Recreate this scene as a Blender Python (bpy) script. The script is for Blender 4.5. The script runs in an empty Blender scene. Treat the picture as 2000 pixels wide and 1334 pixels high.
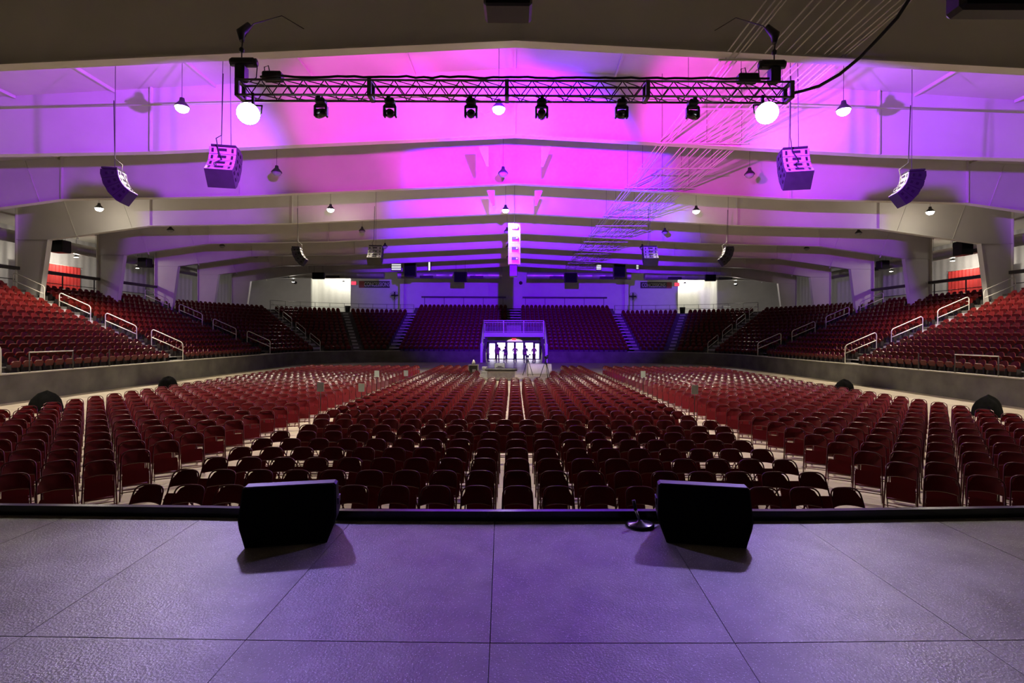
import bpy, math, random
from mathutils import Vector, Matrix
random.seed(7)
S = bpy.context.scene
COL = S.collection
PI = math.pi
H = 2.9            # eye height above the arena floor
F = 1000.0         # focal length in pixels of the 2000-wide frame
ROLL = 0.0043

# ------------------------------------------------------------------ camera
cam_data = bpy.data.cameras.new('camera')
cam_data.sensor_width = 36.0; cam_data.sensor_fit = 'HORIZONTAL'; cam_data.lens = 18.0
cam_data.shift_x = -4/2000; cam_data.shift_y = -12/2000
cam_data.clip_start = 0.05; cam_data.clip_end = 400
cam = bpy.data.objects.new('camera', cam_data); COL.objects.link(cam)
cam.matrix_world = Matrix.Translation((0, 0, H)) @ Matrix.Rotation(PI/2, 4, 'X') @ Matrix.Rotation(ROLL, 4, 'Z')
S.camera = cam

# ------------------------------------------------------------------ world, exposure
w = bpy.data.worlds.new('dim_hall_air'); S.world = w; w.use_nodes = True
w.node_tree.nodes['Background'].inputs[0].default_value = (0.55, 0.5, 0.52, 1)
w.node_tree.nodes['Background'].inputs[1].default_value = 0.006
S.view_settings.view_transform = 'Standard'; S.view_settings.look = 'None'
S.view_settings.exposure = 0.0; S.view_settings.gamma = 1.0
S.view_settings.use_curve_mapping = False
S.cycles.max_bounces = 6; S.cycles.diffuse_bounces = 2; S.cycles.glossy_bounces = 3
S.cycles.sample_clamp_indirect = 4.0
S.cycles.caustics_reflective = False; S.cycles.caustics_refractive = False
S.cycles.use_denoising = True

# light levels (watts)
P_PENDANT = 5200; P_PENDANT_SIDE = 6500
P_MAG = 6000; P_VIO = 17000
P_STAGE = 2300
P_ALCOVE = 480; P_CONC = 230
E_DOOR = 3.4

def lamp(name, kind, loc, energy, color, parent=None, aim=None, angle=None, blend=0.4, radius=0.1, size=None):
    d = bpy.data.lights.new(name, kind); d.energy = energy; d.color = color
    if kind == 'SPOT':
        d.spot_size = angle; d.spot_blend = blend; d.shadow_soft_size = radius
    elif kind == 'POINT':
        d.shadow_soft_size = radius
    elif kind == 'AREA':
        d.shape = 'RECTANGLE'; d.size, d.size_y = size
    o = bpy.data.objects.new(name, d); COL.objects.link(o)
    o.location = loc
    if aim is not None:
        o.rotation_euler = Vector(aim).to_track_quat('-Z', 'Y').to_euler()
    if parent is not None:
        o.parent = parent
        o.location = Vector(loc) - parent.location if parent.rotation_euler.z == 0 else loc
    return o

# ------------------------------------------------------------------ helpers
def wp(px, py, Y):
    """point of the photograph at depth Y"""
    dx, dy = px-1004.0, py-655.0
    xr, yr = dx + ROLL*dy, dy - ROLL*dx
    return Vector((xr*Y/F, Y, H - yr*Y/F))
def wz(px, py, z):
    """point of the photograph on the level z"""
    dx, dy = px-1004.0, py-655.0
    xr, yr = dx + ROLL*dy, dy - ROLL*dx
    Y = (H-z)*F/yr
    return Vector((xr*Y/F, Y, z))
def pix(p):
    return (1004 + p[0]*F/p[1], 655 - (p[2]-H)*F/p[1])

def mat(name, color, rough=0.6, metal=0.0, var=0.12, scale=6.0, bump=0.0, bscale=40.0, coat=0.0, emit=None, estr=0.0, spec=0.5):
    m = bpy.data.materials.new(name); m.use_nodes = True
    nt = m.node_tree; b = nt.nodes['Principled BSDF']
    tc = nt.nodes.new('ShaderNodeTexCoord')
    n = nt.nodes.new('ShaderNodeTexNoise'); n.inputs['Scale'].default_value = scale; n.inputs['Detail'].default_value = 4
    nt.links.new(tc.outputs['Object'], n.inputs['Vector'])
    r = nt.nodes.new('ShaderNodeValToRGB')
    c = Vector(color[:3])
    r.color_ramp.elements[0].position = 0.3; r.color_ramp.elements[1].position = 0.7
    r.color_ramp.elements[0].color = (*(c*(1-var)), 1); r.color_ramp.elements[1].color = (*[min(1, v*(1+var)) for v in c], 1)
    nt.links.new(n.outputs['Fac'], r.inputs['Fac']); nt.links.new(r.outputs['Color'], b.inputs['Base Color'])
    b.inputs['Roughness'].default_value = rough; b.inputs['Metallic'].default_value = metal
    b.inputs['Specular IOR Level'].default_value = spec
    b.inputs['Coat Weight'].default_value = coat; b.inputs['Coat Roughness'].default_value = .22
    if bump:
        n2 = nt.nodes.new('ShaderNodeTexNoise'); n2.inputs['Scale'].default_value = bscale; n2.inputs['Detail'].default_value = 3
        nt.links.new(tc.outputs['Object'], n2.inputs['Vector'])
        bp = nt.nodes.new('ShaderNodeBump'); bp.inputs['Strength'].default_value = bump; bp.inputs['Distance'].default_value = 0.02
        nt.links.new(n2.outputs['Fac'], bp.inputs['Height']); nt.links.new(bp.outputs['Normal'], b.inputs['Normal'])
    if emit:
        b.inputs['Emission Color'].default_value = (*emit, 1); b.inputs['Emission Strength'].default_value = estr
    return m

class MB:
    """collects shapes for one mesh"""
    def __init__(s): s.v = []; s.f = []; s.sm = []
    def add(s, vs, fs, smooth=False):
        o = len(s.v); s.v += [tuple(v) for v in vs]
        s.f += [tuple(i+o for i in f) for f in fs]; s.sm += [smooth]*len(fs)
        return s
    def box(s, c, d, rot=None, bev=0.0):
        x, y, z = d[0]/2, d[1]/2, d[2]/2
        if bev > 0:
            b = min(bev, x*.9, y*.9, z*.9); pts = []
            # chamfered box: 24 vertices
            for sx in (-1, 1):
                for sy in (-1, 1):
                    for sz in (-1, 1):
                        pts += [(sx*x, sy*(y-b), sz*(z-b)), (sx*(x-b), sy*y, sz*(z-b)), (sx*(x-b), sy*(y-b), sz*z)]
            def I(sx, sy, sz, k): return (((sx > 0)*4)+((sy > 0)*2)+(sz > 0))*3+k
            fs = []
            for sg in (-1, 1):
                q = [I(sg, -1, -1, 0), I(sg, 1, -1, 0), I(sg, 1, 1, 0), I(sg, -1, 1, 0)]; fs.append(q if sg > 0 else q[::-1])
                q = [I(-1, sg, -1, 1), I(1, sg, -1, 1), I(1, sg, 1, 1), I(-1, sg, 1, 1)]; fs.append(q[::-1] if sg > 0 else q)
                q = [I(-1, -1, sg, 2), I(1, -1, sg, 2), I(1, 1, sg, 2), I(-1, 1, sg, 2)]; fs.append(q if sg > 0 else q[::-1])
            for a in (-1, 1):
                for c2 in (-1, 1):
                    fs.append([I(a, c2, -1, 0), I(a, c2, 1, 0), I(a, c2, 1, 1), I(a, c2, -1, 1)])
                    fs.append([I(a, -1, c2, 0), I(a, 1, c2, 0), I(a, 1, c2, 2), I(a, -1, c2, 2)])
                    fs.append([I(-1, a, c2, 1), I(1, a, c2, 1), I(1, a, c2, 2), I(-1, a, c2, 2)])
            for sx in (-1, 1):
                for sy in (-1, 1):
                    for sz in (-1, 1):
                        fs.append([I(sx, sy, sz, 0), I(sx, sy, sz, 1), I(sx, sy, sz, 2)])
        else:
            pts = [(-x, -y, -z), (x, -y, -z), (x, y, -z), (-x, y, -z), (-x, -y, z), (x, -y, z), (x, y, z), (-x, y, z)]
            fs = [(0, 3, 2, 1), (4, 5, 6, 7), (0, 1, 5, 4), (1, 2, 6, 5), (2, 3, 7, 6), (3, 0, 4, 7)]
        M = rot if rot is not None else Matrix.Identity(3)
        c = Vector(c)
        return s.add([M @ Vector(p) + c for p in pts], fs)
    def tube(s, pts, r, n=8, closed=False, cap=True):
        pts = [Vector(p) for p in pts]; N = len(pts); rings = []
        up = None
        for i, p in enumerate(pts):
            a = pts[(i-1) % N] if (closed or i > 0) else p
            b = pts[(i+1) % N] if (closed or i < N-1) else p
            t = (b-a)
            if t.length < 1e-9: t = Vector((0, 0, 1))
            t.normalize()
            if up is None:
                up = Vector((0, 0, 1)) if abs(t.z) < .9 else Vector((1, 0, 0))
            u = (up - t*up.dot(t))
            if u.length < 1e-4: u = t.orthogonal()
            u.normalize(); up = u; v = t.cross(u)
            rr = r[i] if isinstance(r, (list, tuple)) else r
            rings.append([p + (u*math.cos(2*PI*k/n)+v*math.sin(2*PI*k/n))*rr for k in range(n)])
        vs = [q for ring in rings for q in ring]; fs = []
        for i in range(N if closed else N-1):
            j = (i+1) % N
            for k in range(n):
                fs.append((i*n+k, i*n+(k+1) % n, j*n+(k+1) % n, j*n+k))
        s.add(vs, fs, n > 4)
        if cap and not closed:
            o = len(s.v)-len(vs)
            s.f.append(tuple(o+k for k in range(n))[::-1]); s.sm.append(False)
            s.f.append(tuple(o+(N-1)*n+k for k in range(n))); s.sm.append(False)
        return s
    def prism(s, outline, a, b):
        """outline: list of 2-vectors mapped by functions a, b (near and far face)"""
        n = len(outline)
        vs = [a(p) for p in outline] + [b(p) for p in outline]
        fs = [tuple(range(n))[::-1], tuple(range(n, 2*n))] + [(i, (i+1) % n, n+(i+1) % n, n+i) for i in range(n)]
        return s.add(vs, fs)
    def lathe(s, prof, c=(0, 0, 0), n=20, rot=None):
        M = rot if rot is not None else Matrix.Identity(3); c = Vector(c)
        vs = []; fs = []
        for (r, z) in prof:
            for k in range(n):
                vs.append(M @ Vector((r*math.cos(2*PI*k/n), r*math.sin(2*PI*k/n), z)) + c)
        for i in range(len(prof)-1):
            for k in range(n):
                fs.append((i*n+k, i*n+(k+1) % n, (i+1)*n+(k+1) % n, (i+1)*n+k))
        s.add(vs, fs, True)
        o = len(s.v)-len(vs)
        if prof[0][0] > 1e-5: s.f.append(tuple(o+k for k in range(n))[::-1]); s.sm.append(False)
        if prof[-1][0] > 1e-5: s.f.append(tuple(o+(len(prof)-1)*n+k for k in range(n))); s.sm.append(False)
        return s
    def mesh(s, name, m):
        me = bpy.data.meshes.new(name); me.from_pydata(s.v, [], s.f)
        me.polygons.foreach_set('use_smooth', s.sm)
        if m is not None: me.materials.append(m)
        me.update(); return me
    def build(s, name, m, parent=None, loc=None):
        o = bpy.data.objects.new(name, s.mesh(name, m)); COL.objects.link(o)
        if loc is not None: o.location = loc
        if parent is not None: o.parent = parent
        return o

def tag(o, label=None, cat=None, group=None, kind=None):
    if label: o['label'] = label
    if cat: o['category'] = cat
    if group: o['group'] = group
    if kind: o['kind'] = kind
    return o
def thing(name, label, cat, loc=(0, 0, 0), rz=0.0, group=None):
    o = bpy.data.objects.new(name, None); o.empty_display_size = .1; COL.objects.link(o)
    o.location = loc; o.rotation_euler = (0, 0, rz)
    return tag(o, label, cat, group)
def struct(name, mb, m):
    return tag(mb.build(name, m), kind='structure')
def dup(root, loc, rz, label, group=None):
    r = root.copy(); COL.objects.link(r); r.location = loc; r.rotation_euler = (0, 0, rz); r['label'] = label
    if group: r['group'] = group
    for ch in root.children:
        c = ch.copy(); COL.objects.link(c); c.parent = r
        for g in ch.children:
            d = g.copy(); COL.objects.link(d); d.parent = c
    return r
ORD = ['zeroth', 'first', 'second', 'third', 'fourth', 'fifth', 'sixth', 'seventh', 'eighth', 'ninth', 'tenth', 'eleventh', 'twelfth',
       'thirteenth', 'fourteenth', 'fifteenth', 'sixteenth', 'seventeenth', 'eighteenth', 'nineteenth', 'twentieth']
def ordinal(n):
    if n <= 20: return ORD[n]
    return {2: 'twenty', 3: 'thirty', 4: 'forty'}[n//10] + '-' + ORD[n % 10] if n % 10 else {2: 'twentieth', 3: 'thirtieth', 4: 'fortieth'}[n//10]

# ------------------------------------------------------------------ materials
M_WHITE = mat('painted_steel', (0.72, 0.70, 0.66), .55, var=.05, scale=.6)
M_CEIL = mat('ceiling_liner', (0.66, 0.63, 0.56), .75, var=.07, scale=.5)
M_WALLW = mat('white_wall_panel', (0.7, 0.69, 0.68), .6, var=.04, scale=1.2)
M_CONC = mat('arena_concrete', (0.11, 0.105, 0.083), .7, var=.3, scale=1.1, bump=.15, bscale=9)
M_CAP = mat('pale_concrete_cap', (0.42, 0.40, 0.33), .6, var=.15, scale=3)
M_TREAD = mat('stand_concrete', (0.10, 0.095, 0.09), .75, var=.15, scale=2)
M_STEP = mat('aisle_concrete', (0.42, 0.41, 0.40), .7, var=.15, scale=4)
M_RED = mat('red_enamel', (0.118, 0.0045, 0.008), .3, var=.1, scale=3, coat=.35, spec=.4)
M_REDF = mat('maroon_tube', (0.08, 0.007, 0.010), .3, metal=.2, var=.1)
M_SEAT = mat('red_moulded_plastic', (0.11, 0.008, 0.006), .36, var=.08, scale=4, spec=.3)
M_SEATD = mat('dark_seat_bracket', (0.025, 0.018, 0.018), .5, var=.1)
M_BLACK = mat('black_paint', (0.012, 0.012, 0.013), .45, var=.2)
M_GRILLE = mat('black_speaker_grille', (0.006, 0.006, 0.007), .8, var=.3, scale=300, spec=.15)
M_BLACKG = mat('gloss_black', (0.012, 0.012, 0.014), .22, var=.2)
M_DARK = mat('dark_grey_plastic', (0.03, 0.03, 0.032), .5, var=.15)
M_METAL = mat('brushed_aluminium', (0.5, 0.5, 0.5), .35, metal=.9, var=.08)
M_TRUSS = mat('dull_truss_aluminium', (0.13, 0.12, 0.12), .45, metal=.5, var=.1)
M_RAIL = mat('white_painted_rail', (0.78, 0.75, 0.70), .4, var=.05)
M_RAILD = mat('dark_rail', (0.04, 0.035, 0.035), .5, var=.1)
M_GALV = mat('galvanised_duct', (0.55, 0.54, 0.5), .4, metal=.5, var=.1, scale=1.5)
M_AMP = mat('grey_speaker_back', (0.36, 0.36, 0.36), .4, metal=.3, var=.2, scale=12)
M_CABLE = mat('black_cable', (0.012, 0.012, 0.012), .5, var=.1)
M_WIRE = mat('steel_wire', (0.06, 0.05, 0.06), .5, metal=.3, var=.1)
M_CURT = mat('red_curtain', (0.5, 0.03, 0.03), .6, var=.1, scale=2)
M_CASE = mat('grey_case', (0.35, 0.35, 0.36), .5, var=.15)
M_LAMP = mat('lit_lamp_glass', (1, 1, 1), .4, emit=(1, .93, .78), estr=40)
M_LED = mat('lit_led_lens', (1, 1, 1), .4, emit=(.85, .93, 1), estr=30)
M_DAY = mat('daylit_glass', (.9, .9, .9), .2, emit=(1, .98, .95), estr=E_DOOR)
M_DAY2 = mat('daylit_louver', (.9, .9, .9), .3, emit=(.95, .97, 1), estr=1.6)
M_EXIT = mat('lit_exit_face', (.8, .05, .08), .4, emit=(1, .04, .10), estr=1.6)
M_CLOTH = mat('black_cloth', (0.005, 0.005, 0.005), .95, var=.3, spec=.05)
M_PAPER = mat('pale_green_grey_card', (.30, .34, .31), .7, var=.06)

# floor: large sheets with joints
def floor_mat():
    m = mat('tan_floor_sheets', (0.50, 0.44, 0.34), .42, var=.16, scale=.8)
    nt = m.node_tree; b = nt.nodes['Principled BSDF']; tc = nt.nodes['Texture Coordinate']
    br = nt.nodes.new('ShaderNodeTexBrick'); br.inputs['Scale'].default_value = 1.0
    br.inputs['Brick Width'].default_value = 2.44; br.inputs['Row Height'].default_value = 1.22; br.inputs['Mortar Size'].default_value = .012
    br.inputs['Color1'].default_value = (1, 1, 1, 1); br.inputs['Color2'].default_value = (.82, .8, .76, 1); br.inputs['Mortar'].default_value = (.2, .18, .15, 1)
    nt.links.new(tc.outputs['Object'], br.inputs['Vector'])
    mx = nt.nodes.new('ShaderNodeMix'); mx.data_type = 'RGBA'; mx.blend_type = 'MULTIPLY'; mx.inputs[0].default_value = 1
    src = b.inputs['Base Color'].links[0].from_socket
    nt.links.new(src, mx.inputs[6]); nt.links.new(br.outputs['Color'], mx.inputs[7]); nt.links.new(mx.outputs[2], b.inputs['Base Color'])
    return m
def deck_mat():
    m = mat('grey_textured_deck', (0.165, 0.156, 0.156), .36, var=.38, scale=2.6, spec=.6)
    nt = m.node_tree; b = nt.nodes['Principled BSDF']; tc = nt.nodes['Texture Coordinate']
    v = nt.nodes.new('ShaderNodeTexVoronoi'); v.inputs['Scale'].default_value = 75
    n = nt.nodes.new('ShaderNodeTexNoise'); n.inputs['Scale'].default_value = 230; n.inputs['Detail'].default_value = 2
    nt.links.new(tc.outputs['Object'], v.inputs['Vector']); nt.links.new(tc.outputs['Object'], n.inputs['Vector'])
    ad = nt.nodes.new('ShaderNodeMath'); ad.operation = 'ADD'
    nt.links.new(v.outputs['Distance'], ad.inputs[0]); nt.links.new(n.outputs['Fac'], ad.inputs[1])
    bp = nt.nodes.new('ShaderNodeBump'); bp.inputs['Strength'].default_value = .6; bp.inputs['Distance'].default_value = .003
    nt.links.new(ad.outputs[0], bp.inputs['Height']); nt.links.new(bp.outputs['Normal'], b.inputs['Normal'])
    v2 = nt.nodes.new('ShaderNodeTexVoronoi'); v2.inputs['Scale'].default_value = 70  # pale grit flecks, with the deck's glints painted into the base colour
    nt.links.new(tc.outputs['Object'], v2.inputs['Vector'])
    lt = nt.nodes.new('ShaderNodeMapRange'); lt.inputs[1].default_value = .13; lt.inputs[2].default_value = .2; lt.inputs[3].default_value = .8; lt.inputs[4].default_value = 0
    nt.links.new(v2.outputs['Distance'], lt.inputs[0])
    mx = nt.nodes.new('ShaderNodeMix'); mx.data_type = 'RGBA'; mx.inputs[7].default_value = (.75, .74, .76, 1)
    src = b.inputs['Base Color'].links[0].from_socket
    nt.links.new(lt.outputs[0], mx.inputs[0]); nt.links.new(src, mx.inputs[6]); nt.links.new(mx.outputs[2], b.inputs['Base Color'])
    n3 = nt.nodes.new('ShaderNodeTexNoise'); n3.inputs['Scale'].default_value = 2.2; n3.inputs['Detail'].default_value = 5
    nt.links.new(tc.outputs['Object'], n3.inputs['Vector'])
    mr = nt.nodes.new('ShaderNodeMapRange'); mr.inputs[1].default_value = .3; mr.inputs[2].default_value = .7; mr.inputs[3].default_value = .3; mr.inputs[4].default_value = .5
    nt.links.new(n3.outputs['Fac'], mr.inputs[0]); nt.links.new(mr.outputs[0], b.inputs['Roughness'])
    return m
def ribbed(base, pitch, name):
    """vertical ribs pressed into a sheet wall"""
    m = mat(name, base, .5, var=.03)
    nt = m.node_tree; b = nt.nodes['Principled BSDF']; tc = nt.nodes['Texture Coordinate']
    wv = nt.nodes.new('ShaderNodeTexWave'); wv.wave_type = 'BANDS'; wv.bands_direction = 'DIAGONAL'; wv.inputs['Scale'].default_value = 1.0
    mp = nt.nodes.new('ShaderNodeMapping'); mp.inputs['Scale'].default_value = (1/pitch, 1/pitch, 0)
    nt.links.new(tc.outputs['Object'], mp.inputs['Vector']); nt.links.new(mp.outputs['Vector'], wv.inputs['Vector'])
    bp = nt.nodes.new('ShaderNodeBump'); bp.inputs['Strength'].default_value = .8; bp.inputs['Distance'].default_value = .05
    nt.links.new(wv.outputs['Fac'], bp.inputs['Height']); nt.links.new(bp.outputs['Normal'], b.inputs['Normal'])
    return m
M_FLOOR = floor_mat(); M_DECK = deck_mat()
M_RIB = ribbed((.8, .79, .74), 1.6, 'ribbed_white_sheet'); M_RIBG = ribbed((.55, .54, .56), 1.2, 'ribbed_pale_sheet')

# ================================================================== THE SETTING
HALF = 21.0; YEND = 54.5; RC = 8.0; YS0 = 4.0
CX, CY = HALF-RC, YEND-RC                    # corner centres (+-CX, CY)
TREAD, RISE, Z0 = 0.84, 0.36, 1.05
ROWS = 13
struct('floor', MB().box((0, 32, -.1), (92, 90, .2)), M_FLOOR)

def ceil_z(x): return 13.6 - .06*abs(x)
cm = MB()
for sg in (-1, 1):
    pts = [(0, -4), (0, 76), (sg*40, 76), (sg*40, -4)]
    lo = [Vector((x, y, ceil_z(x))) for x, y in pts]; hi = [p + Vector((0, 0, .15)) for p in lo]
    cm.add(lo+hi, [(0, 1, 2, 3), (7, 6, 5, 4), (0, 4, 5, 1), (1, 5, 6, 2), (2, 6, 7, 3), (3, 7, 4, 0)])
struct('ceiling', cm, M_CEIL)
# purlin lines under the liner
pm = MB()
for k in range(-9, 10):
    x = k*4.0
    pm.box((x, 36, ceil_z(x)-.06), (.07, 79, .12))
struct('ceiling_purlins', pm, M_CEIL)

# outer walls
struct('wall_left', MB().box((-39.1, 35, 6), (.2, 78, 13)), M_RIBG)
struct('wall_right', MB().box((39.1, 35, 6), (.2, 78, 13)), M_RIBG)
wb = MB(); AX0, AX1 = 23.4, 29.1                     # lit alcoves in the rear wall
for (x0, x1) in ((-39, -AX1), (-AX0, -15.0), (15.0, AX0), (AX1, 39)):
    wb.box(((x0+x1)/2, 73.4, 8.5), (x1-x0, .2, 8))
for sg in (-1, 1):
    wb.box((sg*(AX0+AX1)/2, 73.4, 12.1), (AX1-AX0, .2, 1.6))
struct('wall_back', wb, M_WALLW)
for sg, nm in ((-1, 'wall_alcove_left'), (1, 'wall_alcove_right')):
    a = MB().box((sg*(AX0+AX1)/2, 76.0, 8.6), (AX1-AX0+.4, .15, 7))
    a.box((sg*AX0, 74.7, 8.6), (.12, 2.6, 7)).box((sg*AX1, 74.7, 8.6), (.12, 2.6, 7))
    struct(nm, a, M_RIB)
    lamp('alcove_light', 'AREA', (sg*(AX0+AX1)/2, 74.4, 12.0), P_ALCOVE, (1, .96, .82), aim=(0, .5, -1), size=(5, .8))
# projecting centre wall behind the end seats
wc = MB().box((-9.2, 68.6, 9.3), (11.6, .2, 8.4)).box((9.2, 68.6, 9.3), (11.6, .2, 8.4)).box((0, 68.9, 9.3), (7.2, .2, 8.4))
wc.box((-15.0, 71, 9.3), (.2, 5, 8.4)).box((15.0, 71, 9.3), (.2, 5, 8.4))
struct('wall_back_centre', wc, M_WALLW)
struct('trim_1', MB().box((.1, 68.5, 9.3), (1.9, .5, 8.4)), M_WHITE)       # pilaster over the centre stair
struct('trim_2', MB().box((-15.0, 68.55, 9.3), (.5, .5, 8.4)), M_WHITE)
struct('trim_3', MB().box((15.0, 68.55, 9.3), (.5, .5, 8.4)), M_WHITE)

# path along the bowl: (point, outward normal) for an offset
def bowl(off, step=1.0, t_only=None):
    pts = []
    y = YS0
    while y < CY: pts.append(((-HALF-off, y), (-1, 0))); y += step
    n = 14
    for i in range(n+1):
        t = PI/2*(1 - i/n)
        pts.append(((-CX-(RC+off)*math.sin(t), CY+(RC+off)*math.cos(t)), (-math.sin(t), math.cos(t))))
    x = -CX+step
    while x < CX: pts.append(((x, YEND+off), (0, 1))); x += step
    for i in range(n+1):
        t = PI/2*i/n
        pts.append(((CX+(RC+off)*math.sin(t), CY+(RC+off)*math.cos(t)), (math.sin(t), math.cos(t))))
    y = CY-step
    while y > YS0: pts.append(((HALF+off, y), (1, 0))); y -= step
    return pts
PORT = 3.45          # half width of the portal cut through the end stand
def in_portal(x, y, lim=58.6): return abs(x) < PORT and y > 50 and y < lim
# stepped stands, one mesh for each side
def stand(keep, name, rows, last=8.0):
    mb = MB()
    paths = {}
    for n in range(rows+1):
        zt = Z0 + RISE*n
        o0 = TREAD*n; o1 = TREAD*(n+1) if n < rows else TREAD*n+last
        a = bowl(o0); b = bowl(o1)
        for i in range(len(a)-1):
            (p, q), (r, s_) = (a[i][0], a[i+1][0]), (b[i][0], b[i+1][0])
            mx, my = (p[0]+q[0])/2, (p[1]+q[1])/2
            if not keep(mx, my, n): continue
            zb = zt-RISE if n else 0.2
            mb.add([(*p, zt), (*q, zt), (*s_, zt), (*r, zt), (*p, zb), (*q, zb)], [(0, 1, 2, 3), (4, 5, 1, 0)])
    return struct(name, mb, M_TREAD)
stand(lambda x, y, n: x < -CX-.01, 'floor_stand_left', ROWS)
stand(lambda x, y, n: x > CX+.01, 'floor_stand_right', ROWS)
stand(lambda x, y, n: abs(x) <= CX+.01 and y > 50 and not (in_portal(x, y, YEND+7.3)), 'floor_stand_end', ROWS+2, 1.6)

# arena retaining wall with a pale cap
def ring_wall(keep, name):
    mb = MB(); a = bowl(-.02); b = bowl(.22)
    for i in range(len(a)-1):
        p, q, r, s_ = a[i][0], a[i+1][0], b[i][0], b[i+1][0]
        mx, my = (p[0]+q[0])/2, (p[1]+q[1])/2
        if not keep(mx, my): continue
        mb.add([(*p, 0), (*q, 0), (*q, 1.17), (*p, 1.17), (*r, 0), (*s_, 0), (*s_, 1.17), (*r, 1.17)], [(0, 3, 2, 1), (4, 5, 6, 7), (3, 7, 6, 2), (0, 4, 7, 3), (1, 2, 6, 5)])
    return struct(name, mb, M_CONC)
ring_wall(lambda x, y: x < -CX, 'wall_arena_left'); ring_wall(lambda x, y: x > CX, 'wall_arena_right')
ring_wall(lambda x, y: abs(x) <= CX and y > 50 and abs(x) > 2.6, 'wall_arena_end')
def ring_cap(keep, name):
    mb = MB(); a = bowl(-.06); b = bowl(.26)
    for i in range(len(a)-1):
        p, q, r, s_ = a[i][0], a[i+1][0], b[i][0], b[i+1][0]
        mx, my = (p[0]+q[0])/2, (p[1]+q[1])/2
        if not keep(mx, my): continue
        mb.add([(*p, 1.17), (*q, 1.17), (*q, 1.22), (*p, 1.22), (*r, 1.17), (*s_, 1.17), (*s_, 1.22), (*r, 1.22)], [(0, 3, 2, 1), (4, 5, 6, 7), (3, 7, 6, 2), (0, 1, 5, 4)])
    return struct(name, mb, M_CAP)
ring_cap(lambda x, y: x < -CX, 'trim_4'); ring_cap(lambda x, y: x > CX, 'trim_5')

# steel roof frames
PROF = [(0, 10.88), (14.5, 10.15), (23.8, 9.95), (30.4, 9.02)]
def roof_frame(Y):
    mb = MB(); th = .02
    for sg in (-1, 1):
        low = [(sg*x, z) for x, z in PROF]
        # rafter web
        out = low + [(sg*32.5, 9.02), (sg*32.5, ceil_z(32.5)), (0, ceil_z(0))]
        mb.prism(out, lambda p: (p[0], Y-th, p[1]), lambda p: (p[0], Y+th, p[1]))
        # column web, tapering to its foot
        zf = 4.9
        out = [(sg*30.4, 9.02), (sg*32.5, 9.02), (sg*32.5, zf), (sg*30.95, zf)]
        mb.prism(out, lambda p: (p[0], Y-th, p[1]), lambda p: (p[0], Y+th, p[1]))
        # flanges
        def fl(p, q, t=.035, wd=.34):
            p = Vector((p[0], 0, p[1])); q = Vector((q[0], 0, q[1])); d = (q-p).normalized(); n = Vector((d.z, 0, -d.x))
            ang = math.atan2(d.z, d.x)
            mb.box(((p.x+q.x)/2, Y, (p.z+q.z)/2), ((q-p).length+.02, wd, t), Matrix.Rotation(-ang, 3, 'Y'))
        for i in range(len(low)-1): fl(low[i], low[i+1])
        fl((sg*30.4, 9.02), (sg*30.95, zf)); fl((sg*32.5, ceil_z(32.5)), (sg*32.5, zf))
        fl((sg*30.4, 9.02), (sg*32.5, 9.02), .02, .3)
        # stiffener plates
        for x, z in ((14.5, 10.15), (23.8, 9.95)):
            mb.box((sg*x, Y, (z+ceil_z(x))/2), (.05, .3, ceil_z(x)-z))
        mb.box((sg*29.0, Y, 10.3), (.03, .12, 2.6), Matrix.Rotation(sg*.35, 3, 'Y'))
        mb.box((sg*25.4, Y, 10.9), (.03, .12, 2.3), Matrix.Rotation(sg*.35, 3, 'Y'))
        # flange braces beside the ridge
        out = [(sg*1.0, 10.84), (sg*1.35, 10.84), (sg*1.25, 9.9+.4), (sg*1.1, 9.9+.4)]
        if 20 < Y < 30:
            mb.prism([(sg*1.1, 10.83), (sg*1.5, 10.83), (sg*1.5, 10.75), (sg*1.2, 10.0), (sg*1.1, 10.0)], lambda p: (p[0], Y+1.0, p[1]), lambda p: (p[0], Y+1.1, p[1]))
    mb.box((0, Y, 12.2), (.05, .3, 2.6))
    return tag(mb.build('roof_frame', M_WHITE), kind='structure')
FR = [14.0, 20.5, 27.0, 33.5, 40.0, 46.4, 52.7, 59.1]
for Y in FR: roof_frame(Y)

# portal, balcony and glass doors under the end stand
pb = MB()
for sg in (-1, 1):
    pb.box((sg*PORT, 56.5, 1.0), (.25, 4.2, 2.0)).box((sg*PORT, 60.2, 2.1), (.25, 3.4, 4.2))
struct('wall_portal', pb, M_WALLW)
struct('wall_portal_back', MB().box((0, 61.8, 2.55), (7.0, .2, .9)).box((0, 61.75, 3.75), (7.0, .1, 1.5)), M_TREAD)
pc = MB().box((0, 59.9, 2.98), (6.9, 3.6, .16))
struct('ceiling_portal', pc, M_DARK)
struct('trim_6', MB().box((-.05, 58.05, 2.97), (6.95, .14, .50)), M_WHITE)
# tall window wall with doors
YD = 61.6
def pane(x0, x1, z0, z1, name):
    fr = MB(); t = .15
    fr.box(((x0+x1)/2, YD, z1), (x1-x0, .08, t)).box(((x0+x1)/2, YD, z0+.05), (x1-x0, .08, .1))
    fr.box((x0, YD, (z0+z1)/2), (t, .08, z1-z0)).box((x1, YD, (z0+z1)/2), (t, .08, z1-z0))
    o = tag(fr.build(name, M_DARK), kind='structure')
    MB().box(((x0+x1)/2, YD+.02, (z0+z1)/2), (x1-x0-t, .015, z1-z0-t)).build('pane', M_DAY, o)
edges = [-3.1, -2.15, -.92, .10, 1.22, 2.42, 3.15]
for i in range(6):
    pane(edges[i]+.07, edges[i+1]-.07, .02, 1.98 if i in (0, 5) else 2.08, ('window_%d' if i in (0, 1, 4, 5) else 'door_%d') % (i+1))
ar = MB(); arc = [(-.95+.1, 2.16), (1.02, 2.16)] + [(.085+.95*math.cos(a), 2.16+.33*math.sin(a)) for a in [PI*k/12 for k in range(1, 12)]]
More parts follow.
